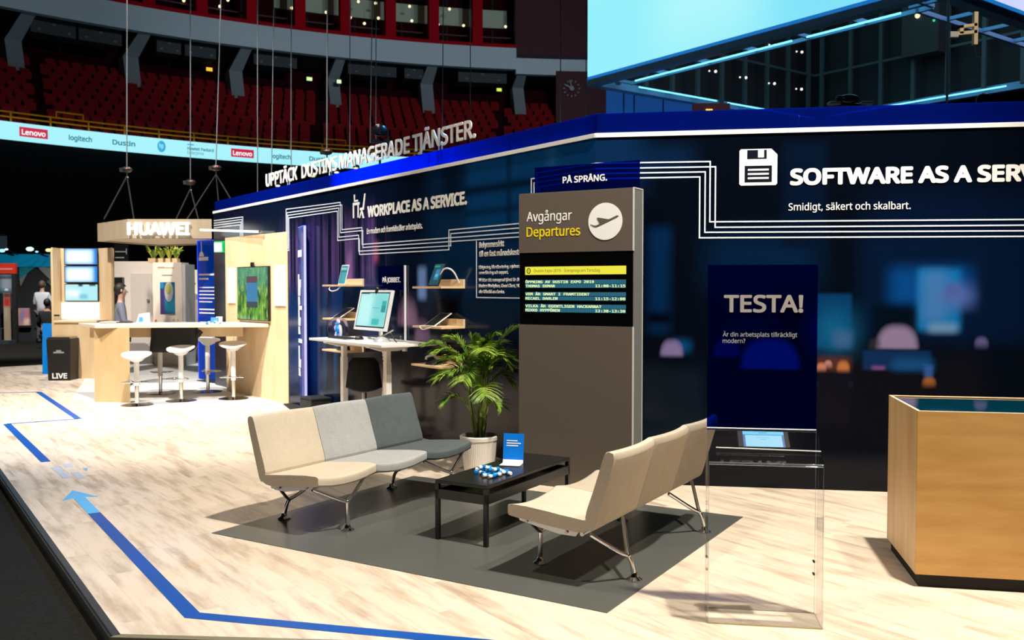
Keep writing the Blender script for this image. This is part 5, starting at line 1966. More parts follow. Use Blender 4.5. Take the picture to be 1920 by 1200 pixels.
Yg = 19.2
GREY = mat('booth_grey', (0.36, 0.32, 0.29), 0.6)
LGR = mat('booth_light', (0.62, 0.54, 0.47), 0.6)
p0 = at(205, 540, Yg)
s_ = Yg / FPX
r = thing('booth_wall', 'light grey booth wall with a door behind the bar table', 'booth wall', (p0.x, p0.y, 0), 0)
obj('panel', box(B(), 0, 90 * s_, 0, .1, 0, at(0, 490, Yg).z), LGR, r)
dd2 = obj('door', box(B(), 41 * s_, 80 * s_, -.02, 0, 0, at(0, 513, Yg).z), mat('booth_door', (0.50, 0.44, 0.39), 0.6), r)
obj('handle', ball(B(), (74 * s_, -.05, at(0, 563, Yg).z), .03, (1, 1, 1), 8), STEEL, dd2)
bm = B()
hexa(bm, [(16 * s_, -.03, at(0, 491, Yg).z - .02), (28 * s_, -.03, at(0, 491, Yg).z - .02), (78 * s_, -.03, .7), (66 * s_, -.03, .7)], [(16 * s_, -.022, at(0, 491, Yg).z - .02), (28 * s_, -.022, at(0, 491, Yg).z - .02), (78 * s_, -.022, .7), (66 * s_, -.022, .7)])
obj('display_screen', box(B(), 4 * s_, 29 * s_, -.12, -.02, at(0, 570, Yg).z, at(0, 520, Yg).z), BLACK, r)
obj('black_edge', box(B(), 3 * s_, 6 * s_, -.3, 0, at(0, 570, Yg).z, at(0, 495, Yg).z), BLACK, r)
bm.free()
obj('plinth', box(B(), 30 * s_, 130 * s_, -.35, -.02, 0, .42), mat('plinth_grey', (0.20, 0.18, 0.17), 0.6), r)
Yr = 20.0
p0 = at(343, 540, Yr)
s_ = Yr / FPX
r = thing('lit_booth', 'small booth with a warm lit cream wall right of the white cabinet', 'booth', (p0.x, p0.y, 0), 0)
obj('cream_wall', box(B(), 0, 40 * s_, .4, .5, 0, at(0, 505, Yr).z), mat('cream_wall', (0.80, 0.74, 0.45), 0.6), r)
obj('grey_counter', box(B(), 0, 26 * s_, 0, .35, 0, at(0, 552, Yr).z), GREY, r)
obj('side_board', box(B(), 18 * s_, 40 * s_, -.1, -.02, 0, at(0, 562, Yr).z), mat('pink_board', (0.68, 0.52, 0.42), 0.6), r)
bm = B()
for (x0, x1, y0, y1) in ((2, 12, 533, 530), (4, 12, 553, 551)):
    box(bm, x0 * s_, x1 * s_, .39, .4, at(0, y0, Yr).z, at(0, y1, Yr).z)
obj('print', bm, MATTB, r)
obj('lamp', disc_y(B(), 3 * s_, at(0, 572, Yr).z, 3 * s_, 4.5 * s_, -.02, 0, 16), glow('booth_lamp', (0.7, 0.92, 1.0), 1.3), r)
# black board with white writing above the booth wall
p0 = at(214, 490, 19.6)
s_ = 19.6 / FPX
r = thing('overhead_board', 'black board with blurred white writing above the grey booth wall', 'board', p0, 0)
obj('panel', box(B(), 0, 26 * s_, 0, .05, 0, 32 * s_), BLACK, r)
for x in (.03, 26 * s_ - .03):
    obj('post', tube(B(), [(x, .07, -p0.z), (x, .07, 30 * s_)], .02, 8), MATTB, r)
bm = B()
box(bm, 2 * s_, 22 * s_, -.004, 0, 17 * s_, 19 * s_)
box(bm, 2 * s_, 19 * s_, -.004, 0, 6 * s_, 8 * s_)
box(bm, 22.5 * s_, 24 * s_, -.004, 0, 13 * s_, 24 * s_)
obj('writing', bm, mat('dim_print', (0.35, 0.35, 0.35), 0.6), r)

# ------------------------------------------------------------------ far booth at the left edge
Yf = 29.0
s_ = Yf / FPX


def Zf(py):
    return at(960, py, Yf).z


p0 = at(0, 540, Yf)
r = thing('far_booth', 'far dark booth with grey and black diamond wall and blue lit top', 'booth', (p0.x, p0.y, -.06), 0)
NV = mat('booth_navy', (0.035, 0.045, 0.065), 0.6)
obj('back_wall', box(B(), -20 * s_, 125 * s_, .3, .5, 0, Zf(497)), mat('booth_dark', (0.02, 0.02, 0.022), 0.7), r)
obj('lit_top', box(B(), -20 * s_, 125 * s_, .4, .6, Zf(496), Zf(472)), mat('lit_blue_fascia', (0.01, 0.16, 0.28), 0.5, emit=(0.0, 0.13, 0.24), es=0.7), r)
bm = B()
prism_y(bm, [(28 * s_, Zf(497)), (58 * s_, Zf(497)), (28 * s_, Zf(520))], .27, .3)
obj('diamond', bm, mat('diamond_teal', (0.02, 0.30, 0.36), 0.5), r)
bm = B()
prism_y(bm, [(28 * s_, Zf(520)), (43 * s_, Zf(508.5)), (30 * s_, Zf(533))], .27, .3)
prism_y(bm, [(63 * s_, Zf(497)), (100 * s_, Zf(497)), (100 * s_, Zf(533)), (78 * s_, Zf(513))], .27, .3)
obj('diamond', bm, mat('diamond_grey', (0.26, 0.27, 0.26), 0.5), r)
bm = B()
prism_y(bm, [(86 * s_, Zf(519)), (100 * s_, Zf(536)), (100 * s_, Zf(545)), (80 * s_, Zf(525))], .25, .28)
obj('diamond', bm, mat('diamond_slate', (0.10, 0.13, 0.14), 0.5), r)
cnt = obj('counter', box(B(), 6 * s_, 56 * s_, -1.4, -.8, 0, Zf(609)), NV, r)
obj('label_plate', box(B(), 29 * s_, 42 * s_, -1.42, -1.4, Zf(626.5), Zf(617)), mat('plate_cream', (0.6, 0.58, 0.45), 0.5), cnt)
obj('counter', box(B(), 57 * s_, 112 * s_, -1.2, -.7, 0, Zf(608)), mat('booth_charcoal', (0.022, 0.024, 0.03), 0.6), r)
obj('side_column', box(B(), -20 * s_, 6 * s_, -1.6, -.9, 0, Zf(545)), NV, r)
obj('column_panel', box(B(), 17 * s_, 40 * s_, -.4, .2, 0, Zf(545)), mat('booth_slate', (0.03, 0.036, 0.045), 0.6), r)
p0 = at(-10, 540, Yf - 1.8)
r = thing('red_banner', 'red sign board over a picture poster at the far left edge', 'sign', (p0.x, p0.y, -.06), 0)
obj('sign_board', box(B(), 0, 37 * s_, 0, .1, Zf(511), Zf(493)), mat('sign_red', (0.62, 0.035, 0.015), 0.5), r)
bm = B()
box(bm, 10 * s_, 32 * s_, -.01, 0, Zf(504.5), Zf(501.5))
obj('lettering', bm, mat('sign_pink', (0.75, 0.25, 0.2), 0.5), r)
pp = picture('poster_picture', (0.015, 0.07, 0.12), [('b', 10 * s_, 30 * s_, Zf(540), Zf(515), .12, (0.30, 0.34, 0.40)), ('d', 20 * s_, Zf(541), 3.5 * s_, 4 * s_, .1, (0.7, 0.7, 0.7)), ('b', 0, 40 * s_, Zf(520), Zf(516), .05, (0.03, 0.04, 0.05))])
obj('poster', box(B(), 0, 33 * s_, .02, .1, Zf(546), Zf(511)), pp, r)
obj('post', box(B(), 30 * s_, 37 * s_, .0, .12, 0, Zf(511)), MATTB, r)
p0 = at(6, 540, Yf - 2.2)
r = thing('figure_standee', 'slim printed standee with red and cream figure at the far left', 'standee', (p0.x, p0.y, -.06), 0)
sp_ = picture('standee_print', (0.40, 0.30, 0.20), [('b', 0, 12 * s_, Zf(569), Zf(553), .06, (0.5, 0.04, 0.03)), ('b', 0, 6 * s_, Zf(590), Zf(570), .08, (0.45, 0.40, 0.34)), ('b', 0, 12 * s_, Zf(553), Zf(545), .05, (0.12, 0.04, 0.04))])
obj('panel', box(B(), 0, 11 * s_, 0, .04, .1, Zf(545)), sp_, r)
obj('foot', box(B(), -.1, 13 * s_, -.2, .25, 0, .1), NV, r)
p0 = at(28, 540, Yf - 1.3)
r = thing('magazine_stand', 'tilted stand with a colourful poster on the far grey booth counter', 'poster stand', (p0.x, p0.y, Zf(604) - .07), 0)
bm = B()
hexa(bm, [(5 * s_, 0, .02), (25 * s_, 0, .02), (25 * s_, .08, .02), (5 * s_, .08, .02)], [(0, .15, 32 * s_), (19 * s_, .15, 32 * s_), (19 * s_, .22, 32 * s_), (0, .22, 32 * s_)])
pm2 = picture('magazine_print', (0.40, 0.22, 0.22), [('b', 4 * s_, 14 * s_, 8 * s_, 28 * s_, .1, (0.22, 0.18, 0.36)), ('b', 14 * s_, 24 * s_, 2 * s_, 14 * s_, .06, (0.72, 0.50, 0.42)), ('b', 0, 4 * s_, 10 * s_, 32 * s_, .04, (0.50, 0.28, 0.08)), ('b', 16 * s_, 20 * s_, 14 * s_, 30 * s_, .06, (0.5, 0.15, 0.2))])
obj('board', bm, pm2, r)
obj('base', box(B(), 4 * s_, 27 * s_, -.05, .25, 0, .02), MATTB, r)
p0 = at(2, 540, 26)
r = thing('cream_box', 'cream box on the carpet at the left edge of the picture', 'box', (p0.x - .35, p0.y, -.06), 0)
s2 = 26 / FPX
obj('body', box(B(), -.3, 27 * s2 * .3, 0, .3, .0, at(0, 626, 26).z + .06), mat('cream_card', (0.55, 0.48, 0.34), 0.6), r, bevel=.01)
for k, (px_, py_, sz, cl) in enumerate(((4, 470, 5, (0.3, 0.9, 1.0)), (12, 467.5, 3, (0.75, 0.97, 1.0)), (56, 467, 6.5, (0.6, 1.0, 1.0)), (69, 472, 2.6, (0.3, 0.85, 1.0)), (91, 469, 5, (1.0, 0.75, 0.3)))):
    p0 = at(px_, py_, Yf - .3)
    q = thing('clamp_lamp', ('bright cyan lamp at the left edge above the far booth', 'small white-blue lamp beside the lamp at the left edge', 'brightest cyan lamp, above the middle of the far booth',
                              'small dim cyan lamp right of the brightest one above the far booth', 'warm yellow lamp above the far booth next to the birch tower')[k], 'lamp', p0, 0)
    obj('bulb', ball(B(), (0, 0, 0), sz * s_, (1.15, .6, .62), 12), glow('clamp_glow_%d' % k, cl, 1.6), q, smooth=True)
    obj('clamp', tube(B(), [(0, .05, 0), (0, .4, -.1), (0, .65, -.12)], .03, 6), MATTB, q)
p0 = at(0, 440, 32)
r = thing('banner', 'pale grey hanging banner at the far left edge above the blue lit booth', 'banner', (p0.x, p0.y, at(0, 468, 32).z), 0)
obj('cloth', box(B(), -.6, 12 * 32 / FPX, 0, .03, 0, at(0, 441, 32).z - at(0, 468, 32).z), mat('banner_grey', (0.25, 0.30, 0.34), 0.7), r)
obj('hanging_rod', tube(B(), [(-.6, .015, at(0, 441, 32).z - at(0, 468, 32).z), (12 * 32 / FPX, .015, at(0, 441, 32).z - at(0, 468, 32).z)], .03, 8), ALU, r)

# ------------------------------------------------------------------ visitors
SKIN = mat('skin', (0.55, 0.33, 0.23), 0.5)


def skin_mesh(name, verts, edges, radii, m, parent, root=0, sub=2):
    me = bpy.data.meshes.new(name)
    me.from_pydata([tuple(v) for v in verts], edges, [])
    me.materials.append(m)
    o = bpy.data.objects.new(name, me)
    COL.objects.link(o)
    o.parent = parent
    sk = o.modifiers.new('skin', 'SKIN')
    sk.use_smooth_shade = True
    for i, rr in enumerate(radii):
        rr = rr if isinstance(rr, tuple) else (rr, rr)
        me.skin_vertices[0].data[i].radius = rr
        me.skin_vertices[0].data[i].use_root = (i == root)
    sb = o.modifiers.new('sub', 'SUBSURF')
    sb.levels = sb.render_levels = sub
    return o


def person(label, loc, rz, shirt, trousers, hair, seated=False, h=1.78, arm=0.0):
    q = thing('person', label, 'person', loc, rz)
    k = h / 1.78
    if seated:
        hip, knee, ank, toe = .50, (-.42, .50), (-.40, .08), (-.55, .03)
    else:
        hip, knee, ank, toe = .93, (-.02, .50), (.02, .09), (-.15, .03)
    # body faces local -y
    V, E_, Rr = [], [], []

    def add(p, rad, par=None):
        V.append(Vector(p) * k)
        Rr.append((rad * k, rad * k) if not isinstance(rad, tuple) else (rad[0] * k, rad[1] * k))
        if par is not None:
            E_.append((par, len(V) - 1))
        return len(V) - 1

    pel = add((0, 0, hip), (.15, .11))
    wa = add((0, 0, hip + .18), (.14, .10), pel)
    ch = add((0, 0, hip + .40), (.16, .11), wa)
    nb = add((0, .01, hip + .54), (.07, .06), ch)
    nk = add((0, -.01, hip + .61), .052, nb)
    hd = add((0, -.02, hip + .70), .08, nk)
    add((0, -.02, hip + .79), .085, hd)
    ends = {}
    for s in (-1, 1):
        sh_ = add((.17 * s, 0, hip + .48), .055, ch)
        el = add((.23 * s, -.05 + .02 * arm, hip + .20), .042, sh_)
        wr = add((.22 * s, -.24, hip + .10 + .15 * arm), .030, el)
        hn = add((.20 * s, -.33, hip + .12 + .17 * arm), .034, wr)
        for f in range(4):
            f1 = add(((.20 + (.018 * f - .03)) * s, -.375, hip + .125 + .17 * arm), .010, hn)
            add(((.20 + (.018 * f - .03)) * s, -.41 - (.01 if f in (1, 2) else 0), hip + .105 + .17 * arm), .008, f1)
        th = add((.16 * s, -.345, hip + .13 + .17 * arm), .011, hn)
        add((.15 * s, -.375, hip + .13 + .17 * arm), .009, th)
        hj = add((.10 * s, 0, hip - .06), .085, pel)
        kn = add((.11 * s, knee[0], knee[1]), .058, hj)
        an = add((.11 * s, ank[0], ank[1]), .042, kn)
        add((.12 * s, toe[0], toe[1]), .038, an)
        ends[s] = (sh_, el, wr, hj, kn, an)
    skin_mesh('body', V, E_, Rr, SKIN, q)
    # shirt
    sv = [V[pel] + Vector((0, 0, -.04)), V[wa], V[ch], V[nb]]
    sr = [(.165 * k, .125 * k), (.16 * k, .118 * k), (.178 * k, .125 * k), (.078 * k, .068 * k)]
    se = [(0, 1), (1, 2), (2, 3)]
    for s in (-1, 1):
        i = len(sv)
        sv += [V[ends[s][0]], V[ends[s][1]], V[ends[s][2]]]
        sr += [(.068 * k,) * 2, (.056 * k,) * 2, (.042 * k,) * 2]
        se += [(2, i), (i, i + 1), (i + 1, i + 2)]
    skin_mesh('shirt', sv, se, sr, shirt, q)
    tv = [V[pel] + Vector((0, 0, .02))]
    tr_ = [(.16 * k, .12 * k)]
    te = []
    for s in (-1, 1):
        i = len(tv)
        tv += [V[ends[s][3]], V[ends[s][4]], V[ends[s][5]]]
        tr_ += [(.10 * k,) * 2, (.075 * k,) * 2, (.06 * k,) * 2]
        te += [(0, i), (i, i + 1), (i + 1, i + 2)]
    skin_mesh('trousers', tv, te, tr_, trousers, q)
    hz = (hip + .76) * k
    bm = B()
    ball(bm, (0, .005, hz + .012), .108 * k, (.86, 1.0, 1.08), 16)
    for v_ in list(bm.verts):
        if v_.co.y < -.045 * k and v_.co.z < hz + .05:
            bm.verts.remove(v_)
    obj('hair', bm, hair, q, smooth=True)
    bm = B()
    for s in (-1, 1):
        ball(bm, (.033 * s * k, -.090 * k, hz + .0), .009 * k, (1, .6, .8), 8)
    obj('eyes', bm, mat('eye_dark', (0.03, 0.02, 0.02), 0.3), q)
    bm = B()
    ball(bm, (0, -.108 * k, hz - .03), .014 * k, (.8, 1.1, 1.3), 8)
    for s in (-1, 1):
        ball(bm, (.088 * s * k, -.01, hz - .01), .022 * k, (.4, .8, 1.2), 8)
    ball(bm, (0, -.098 * k, hz - .068), .018 * k, (1.3, .5, .4), 8)
    obj('face_features', bm, SKIN, q, smooth=True)
    for s in (-1, 1):
        a_ = V[ends[s][5]]
        bm = B()
        ball(bm, (a_.x, a_.y - .07, .045), .05, (.95, 2.3, .85), 10)
        obj('shoe', bm, MATTB, q, smooth=True)
    return q


HAIRD = mat('hair_dark', (0.012, 0.009, 0.007), 0.6)
p = at(79, 540, 27.2)
person('person in a white shirt seen from behind, standing at the far booth', (p.x, p.y, -.06), 185, mat('shirt_white', (0.62, 0.64, 0.70), 0.7), mat('trousers_grey', (0.08, 0.08, 0.09), 0.8), mat('hair_brown', (0.10, 0.06, 0.04), 0.6), h=1.80)
p = at(88, 540, 24.5)
bz = .0
seat_ = thing('pouffe', 'dark round stool under the person in black at the far booth', 'stool', (p.x, p.y, -.06), 0)
obj('cushion', lathe(B(), [(.2, .30), (.22, .32), (.22, .385), (.18, .40)], 20), MATTB, seat_, smooth=True)
obj('foot', lathe(B(), [(.18, 0), (.16, .03), (.05, .04), (.05, .30)], 20), MATTB, seat_, smooth=True)
person('person with dark hair in black sitting in front of the far booth', (p.x, p.y, -.06), 200, MATTB, MATTB, HAIRD, seated=True, h=1.72)
p = at(226, 540, 14.7)
person('person with dark hair and grey-blue shirt behind the bar table, facing right', (p.x, p.y, 0), 115, mat('shirt_slate', (0.16, 0.17, 0.23), 0.7), mat('trousers_black', (0.02, 0.02, 0.025), 0.8), HAIRD, h=1.60, arm=.2)

# ================================================================== THE ARENA
RB = 33.3                                   # radius of the LED ribbon
TH0, TH1 = arc_theta(1900, RB), arc_theta(-160, RB)


def sweep(prof, th0, th1, n=70, bm=None):
    """profile of (radius, z) points swept round the bowl"""
    bm = bm or B()
    rows = []
    for i in range(n + 1):
        th = th0 + (th1 - th0) * i / n
        rows.append([bm.verts.new(pol(th, r_, z)) for r_, z in prof])
    m_ = len(prof)
    for a_, b_ in zip(rows[:-1], rows[1:]):
        for k in range(m_):
            bm.faces.new((a_[k], a_[(k + 1) % m_], b_[(k + 1) % m_], b_[k]))
    bm.faces.new(list(reversed(rows[0])))
    bm.faces.new(rows[-1])
    return bm


DRAPE = mat('black_drape', (0.004, 0.004, 0.005), 0.9, spec=0.1)
struct(obj('wall_lower', sweep([(RB + .3, -.1), (RB + .5, -.1), (RB + .5, 7.0), (RB + .3, 7.0)], TH0, TH1), DRAPE))
TIER = mat('tier_dark_red', (0.022, 0.002, 0.003), 0.9, spec=0.1)
prof = [(RB + .3, 7.0)]
NR = 9
for k in range(NR):
    prof += [(RB + 1.0 + .8 * k, 7.3 + .47 * k - .47 * (k == 0) * .3), (RB + 1.0 + .8 * k, 7.3 + .47 * (k + 1) - .1)]
prof += [(RB + 9.2, 11.5), (RB + 9.2, 7.0)]
struct(obj('seating_tier', sweep(prof, TH0, TH1, 80), TIER))
struct(obj('wall_back', sweep([(RB + 9.0, 11.0), (RB + 9.3, 11.0), (RB + 9.3, 20), (RB + 9.0, 20)], TH0, TH1), mat('back_wall_red', (0.035, 0.003, 0.005), 0.9, spec=0.05)))
# ceiling under the upper tier
struct(obj('ceiling', sweep([(RB + 5.9, 13.9), (RB + 9.2, 13.2), (RB + 9.2, 13.5), (RB + 5.9, 14.2)], TH0, TH1), mat('soffit_grey', (0.05, 0.052, 0.056), 0.9, spec=0.05)))
RF = 38.9
FASC = mat('pale_fascia', (0.70, 0.78, 0.84), 0.8, spec=0.1)
thE = arc_theta(1102, RF)
thS = arc_theta(968, RF)
struct(obj('trim_7', sweep([(RF, 13.32), (RF + .4, 13.32), (RF + .4, 14.45), (RF, 14.45)], thS, TH1), FASC))
struct(obj('trim_8', sweep([(RF + .1, 13.1), (RF + .5, 13.1), (RF + .5, 13.95), (RF + .1, 13.95)], thE, thS, 12), FASC))
struct(obj('trim_9', sweep([(RF - .05, 14.45), (RF + .3, 14.45), (RF + .3, 14.62), (RF - .05, 14.62)], thS, TH1), mat('balcony_red', (0.50, 0.006, 0.015), 0.9, spec=0.05)))
REDW = mat('tower_dark_red', (0.075, 0.006, 0.016), 0.7)
struct(obj('wall_tower', sweep([(RF + .3, 13.9), (RF + .8, 13.9), (RF + .8, 26), (RF + .3, 26)], arc_theta(1180, RF), thS, 12), REDW))
struct(obj('wall_clock_bay', sweep([(RB + 5.6, 7.0), (RB + 6.0, 7.0), (RB + 6.0, 13.3), (RB + 5.6, 13.3)], arc_theta(1500, RB), arc_theta(1042, RB + 5.6), 16), REDW))

# balcony boxes above the fascia
REDP = mat('balcony_red', (0, 0, 0))
r = thing('balcony', 'row of dark red-framed balcony boxes with glimmering lamps above the pale band', 'balcony', pol(arc_theta(600, RF), RF, 14.6), 0)
o_ = r.location.copy()


def shifted(bm):
    for v_ in bm.verts:
        v_.co -= o_
    return bm


obj('back_wall', shifted(sweep([(RF + 3.4, 14.5), (RF + 3.6, 14.5), (RF + 3.6, 19.5), (RF + 3.4, 19.5)], thS, TH1)), mat('box_dark', (0.010, 0.010, 0.010), 0.8), r)
obj('floor_slab', shifted(sweep([(RF + .2, 14.5), (RF + 3.5, 14.5), (RF + 3.5, 14.6), (RF + .2, 14.6)], thS, TH1)), mat('box_dark', (0, 0, 0)), r)
obj('lit_band', shifted(sweep([(RF + 3.2, 16.35), (RF + 3.35, 16.35), (RF + 3.35, 17.35), (RF + 3.2, 17.35)], thS, arc_theta(545, RF))), mat('box_pale_green', (0.62, 0.72, 0.55), 0.9, spec=0.05), r)
obj('inner_rail', shifted(sweep([(RF + 1.6, 15.35), (RF + 1.66, 15.35), (RF + 1.66, 15.42), (RF + 1.6, 15.42)], thS, TH1)), mat('rail_dim_red', (0.10, 0.02, 0.025), 0.6), r)
for px_ in (196, 288, 386, 479, 568, 652, 736, 816, 897):
    th = arc_theta(px_, RF)
    c_ = pol(th, RF + .1, 0)
    rd, tg = Vector((math.cos(th), math.sin(th), 0)), Vector((-math.sin(th), math.cos(th), 0))
    bm = B()
    q4 = [c_ + tg * .27, c_ - tg * .27, c_ - tg * .27 + rd * .5, c_ + tg * .27 + rd * .5]
    prism(bm, [(p.x, p.y) for p in q4], 14.6, 19.5)
    obj('post', shifted(bm), REDP, r)
DL = None
for (px_, py_) in ((351, 1), (377, 4), (418, 12), (551, 15), (433, 0), (615, 23), (660, 33), (686, 44), (707, 6), (712, 34), (675, 3), (770, 12), (774, 39), (823, 46), (844, 17), (870, 48), (948, 50), (899, 13)):
    p = at(px_, py_, 1)
    th = arc_theta(px_, RF + 1.5)
    c_ = pol(th, RF + 1.5, 0)
    c_.z = at(px_, py_, c_.y).z
    if DL is None:
        DL = thing('box_lamp', 'tiny warm lamp glowing inside the dark balcony boxes', 'lamp', c_, 0, 'lamps in the balcony boxes')
        obj('bulb', ball(B(), (0, 0, 0), .075, (1, 1, 1), 8), glow('box_lamp_glow', (1.0, 0.78, 0.45), 1.8), DL)
        obj('cord', tube(B(), [(0, 0, .05), (0, 0, .6)], .008, 5), MATTB, DL)
    else:
        dup(DL).location = c_

# grey struts carrying the upper tier
CON = mat('concrete_grey', (0.26, 0.28, 0.30), 0.8)
for i, (px_, y0, y1, w_, dx, y2) in enumerate(((33, 75, 143, 29, 36, 16), (251, 107, 174, 27, 30, 58), (446, 133, 196, 24, 24, 84), (628, 148, 211, 21, 16, 104), (801, 158, 222, 23, 12, 122), (971, 165, 214, 21, 8, 138))):
    c0 = arc(px_, RB + 6.8)
    k = c0.y / FPX
    zt_, zb_ = at(px_, y0, c0.y).z, at(px_, y1, c0.y).z
    c1 = arc(px_ + dx, RF + .3)
    zt2 = at(px_ + dx, y2, c1.y).z
    th = math.atan2(c0.y - ACY, c0.x - ACX)
    tg, rd = Vector((math.sin(th), -math.cos(th), 0)), Vector((math.cos(th), math.sin(th), 0))
    hw_ = w_ / 2 * k
    q = thing('roof_strut', ('cranked grey strut at the far left under the pale band', 'cranked grey strut above the yellow raised rail, second from the left', 'cranked grey strut between the orange lamp and the first green exit lamp',
                             'cranked grey strut beside the pair of green exit lamps', 'cranked grey strut above the last word of the standing letters', 'cranked grey strut next to the dark red clock wall')[i], 'strut', c0, 0, 'grey struts under the upper tier')
    bm = B()
    sq = [tg * -hw_, tg * hw_, tg * hw_ + rd * .9, tg * -hw_ + rd * .9]
    lowq = [p + Vector((0, 0, zb_)) + tg * .16 for p in sq]
    topq = [p + Vector((0, 0, zt_)) for p in sq]
    hexa(bm, lowq, topq)
    obj('shaft', bm, CON, q)
    bm = B()
    e = c1 - c0
    e.z = 0
    up_ = [p * .8 + e + Vector((0, 0, zt2)) for p in sq]
    hexa(bm, topq, up_)
    obj('upper_arm', bm, CON, q)

# dim ducts and fittings under the soffit
DUCT = mat('duct_grey', (0.05, 0.056, 0.062), 0.7)
rnd = random.Random(9)
for i, (pa, pb) in enumerate(((66, 150), (155, 235), (300, 345), (352, 410), (480, 560), (655, 745), (760, 795), (860, 950))):
    r0 = RB + 6.6
    t0, t1 = arc_theta(pb, r0), arc_theta(pa, r0)
    zz = 12.75
    q = thing('ventilation_duct', 'dim grey duct hung under the upper tier, %s' % ('at the far left', 'left of the second strut', 'right of the second strut', 'above the orange lamp', 'right of the third strut', 'right of the fourth strut', 'left of the fifth strut', 'right of the fifth strut')[i], 'duct', pol((t0 + t1) / 2, r0, zz), 0, 'ducts under the upper tier')
    bm = sweep([(r0, zz), (r0 + 1.2, zz), (r0 + 1.2, zz + .75), (r0, zz + .75)], t0, t1, 6)
    for v_ in bm.verts:
        v_.co -= q.location
    obj('casing', bm, DUCT, q)
    for k in range(3):
        th = t0 + (t1 - t0) * (k + .5) / 3
        obj('fitting', ball(B(), pol(th, r0 - .02, zz + .15 + .3 * (k % 2)) - q.location, .10, (1, 1, .6), 8), mat('fitting_pale', (0.25, 0.28, 0.30), 0.4), q, smooth=True)

# LED ribbon board with partner names
LEDC = glow('led_ribbon', (0.40, 0.90, 0.98), 1.0)
r = thing('led_ribbon', 'long curved light-blue LED ribbon board with partner names below the red seats', 'LED board', pol(arc_theta(300, RB), RB, 7.0), 0)
o_ = r.location.copy()
obj('screen', shifted(sweep([(RB, 7.0), (RB + .25, 7.0), (RB + .25, 7.63), (RB, 7.63)], TH0, TH1, 90)), LEDC, r)
LRED, LDARK, LMID, LWHT = glow('led_red', (0.62, 0.015, 0.06), 1), glow('led_ink', (0.02, 0.20, 0.30), 1), glow('led_mid_blue', (0.03, 0.40, 0.72), 1), glow('led_white', (0.9, 0.97, 1.0), 1)


def on_ribbon(px, w_px, fn):
    """run fn with a holder whose x-z plane lies on the ribbon at that spot"""
    th = arc_theta(px, RB)
    h = bpy.data.objects.new('logo', None)
    h.parent = r
    h.location = pol(th, RB - .01, 7.0) - o_
    h.rotation_euler = (0, 0, th - math.pi / 2)
    COL.objects.link(h)
    fn(h, (pol(th, RB, 0).y) / FPX * w_px * 1.25)


def lenovo(h, w):
    b_ = obj('logo_box', box(B(), -w / 2, w / 2, -.012, -.004, .14, .49), LRED, None)
    b_.parent = h
    text('logo_lettering', 'Lenovo', -w * .42, .21, .20, LWHT, h, w * .84, y=-.013, depth=.004, bold=.03)


def word(s, m_, cap=.20, bold=.03):
    def f(h, w):
        text('logo_lettering', s, -w / 2, .20, cap, m_, h, w, y=-.006, depth=.004, bold=bold)
    return f


def round_logo(h, w):
    b_ = obj('logo_disc', disc_y(B(), 0, .31, w * .5, .23, -.010, -.004, 28), LMID, None)
    b_.parent = h
    text('logo_lettering', 'hp', -w * .26, .24, .20, LEDC, h, w * .5, y=-.011, depth=.004, bold=.02)


def hpe(h, w):
    b_ = obj('logo_lettering_bar', box(B(), -w * .5, -w * .25, -.010, -.004, .47, .52), LMID, None)
    b_.parent = h
    text('logo_lettering', 'Hewlett Packard', -w / 2, .27, .13, LDARK, h, w, y=-.006, depth=.004, bold=.03)
    text('logo_lettering', 'Enterprise', -w / 2, .10, .13, LDARK, h, w * .62, y=-.006, depth=.004)


for px_, w_, fn in ((68, 40, lenovo), (155, 33, word('logitech', LDARK)), (236, 33, word('Dustin', LDARK)), (306, 12, round_logo), (379, 39, hpe), (457, 34, lenovo), (529, 29, word('logitech', LDARK)), (600, 30, word('Dustin', LDARK))):
    on_ribbon(px_, w_, fn)

# yellow handrail above the ribbon
RAIL = mat('yellow_rail', (0.85, 0.26, 0.008), 0.7, spec=0.1)
r = thing('handrail', 'curved yellow steel handrail along the front of the red seats', 'handrail', pol(arc_theta(300, RB), RB + .25, 7.63), 0)
o_ = r.location.copy()
for z in (8.04, 7.86):
    p_ = [pol(TH0 + (TH1 - TH0) * i / 90, RB + .3, z) - o_ for i in range(91)]
    obj('rail', tube(B(), p_, .032, 6), RAIL, r)
for px_ in (-20, 26, 100, 171, 238, 302, 367, 430, 486, 547, 606, 665, 722, 778, 835, 890, 945, 1000):
    c_ = arc(px_, RB + .3)
    obj('post', tube(B(), [Vector((c_.x, c_.y, 7.6)) - o_, Vector((c_.x, c_.y, 8.06)) - o_], .036, 6), RAIL, r)
for pa, pb in ((111, 161), (611, 650)):
    pp = []
    for px_, z in ((pa, 8.04), (pa, 8.27), ((pa + pb) / 2, 8.27), (pb, 8.27), (pb, 8.04)):
        c_ = arc(px_, RB + .3)
        pp.append(Vector((c_.x, c_.y, z)) - o_)
    obj('raised_rail', tube(B(), pp, .036, 6), RAIL, r)

# red seats
SEATM = mat('seat_red', (0.26, 0.008, 0.012), 0.8, spec=0.1)
seat_me = None


def seat_bm():
    bm = B()
    hexa(bm, [(-.23, -.02, .42), (.23, -.02, .42), (.23, .05, .42), (-.23, .05, .42)], [(-.20, .10, .92), (.20, .10, .92), (.20, .15, .92), (-.20, .15, .92)])
    hexa(bm, [(-.22, -.08, .36), (.22, -.08, .36), (.22, .0, .36), (-.22, .0, .36)], [(-.22, -.14, .74), (.22, -.14, .74), (.22, -.08, .74), (-.22, -.08, .74)])
    box(bm, -.03, .03, -.05, .08, -.06, .40)
    return bm


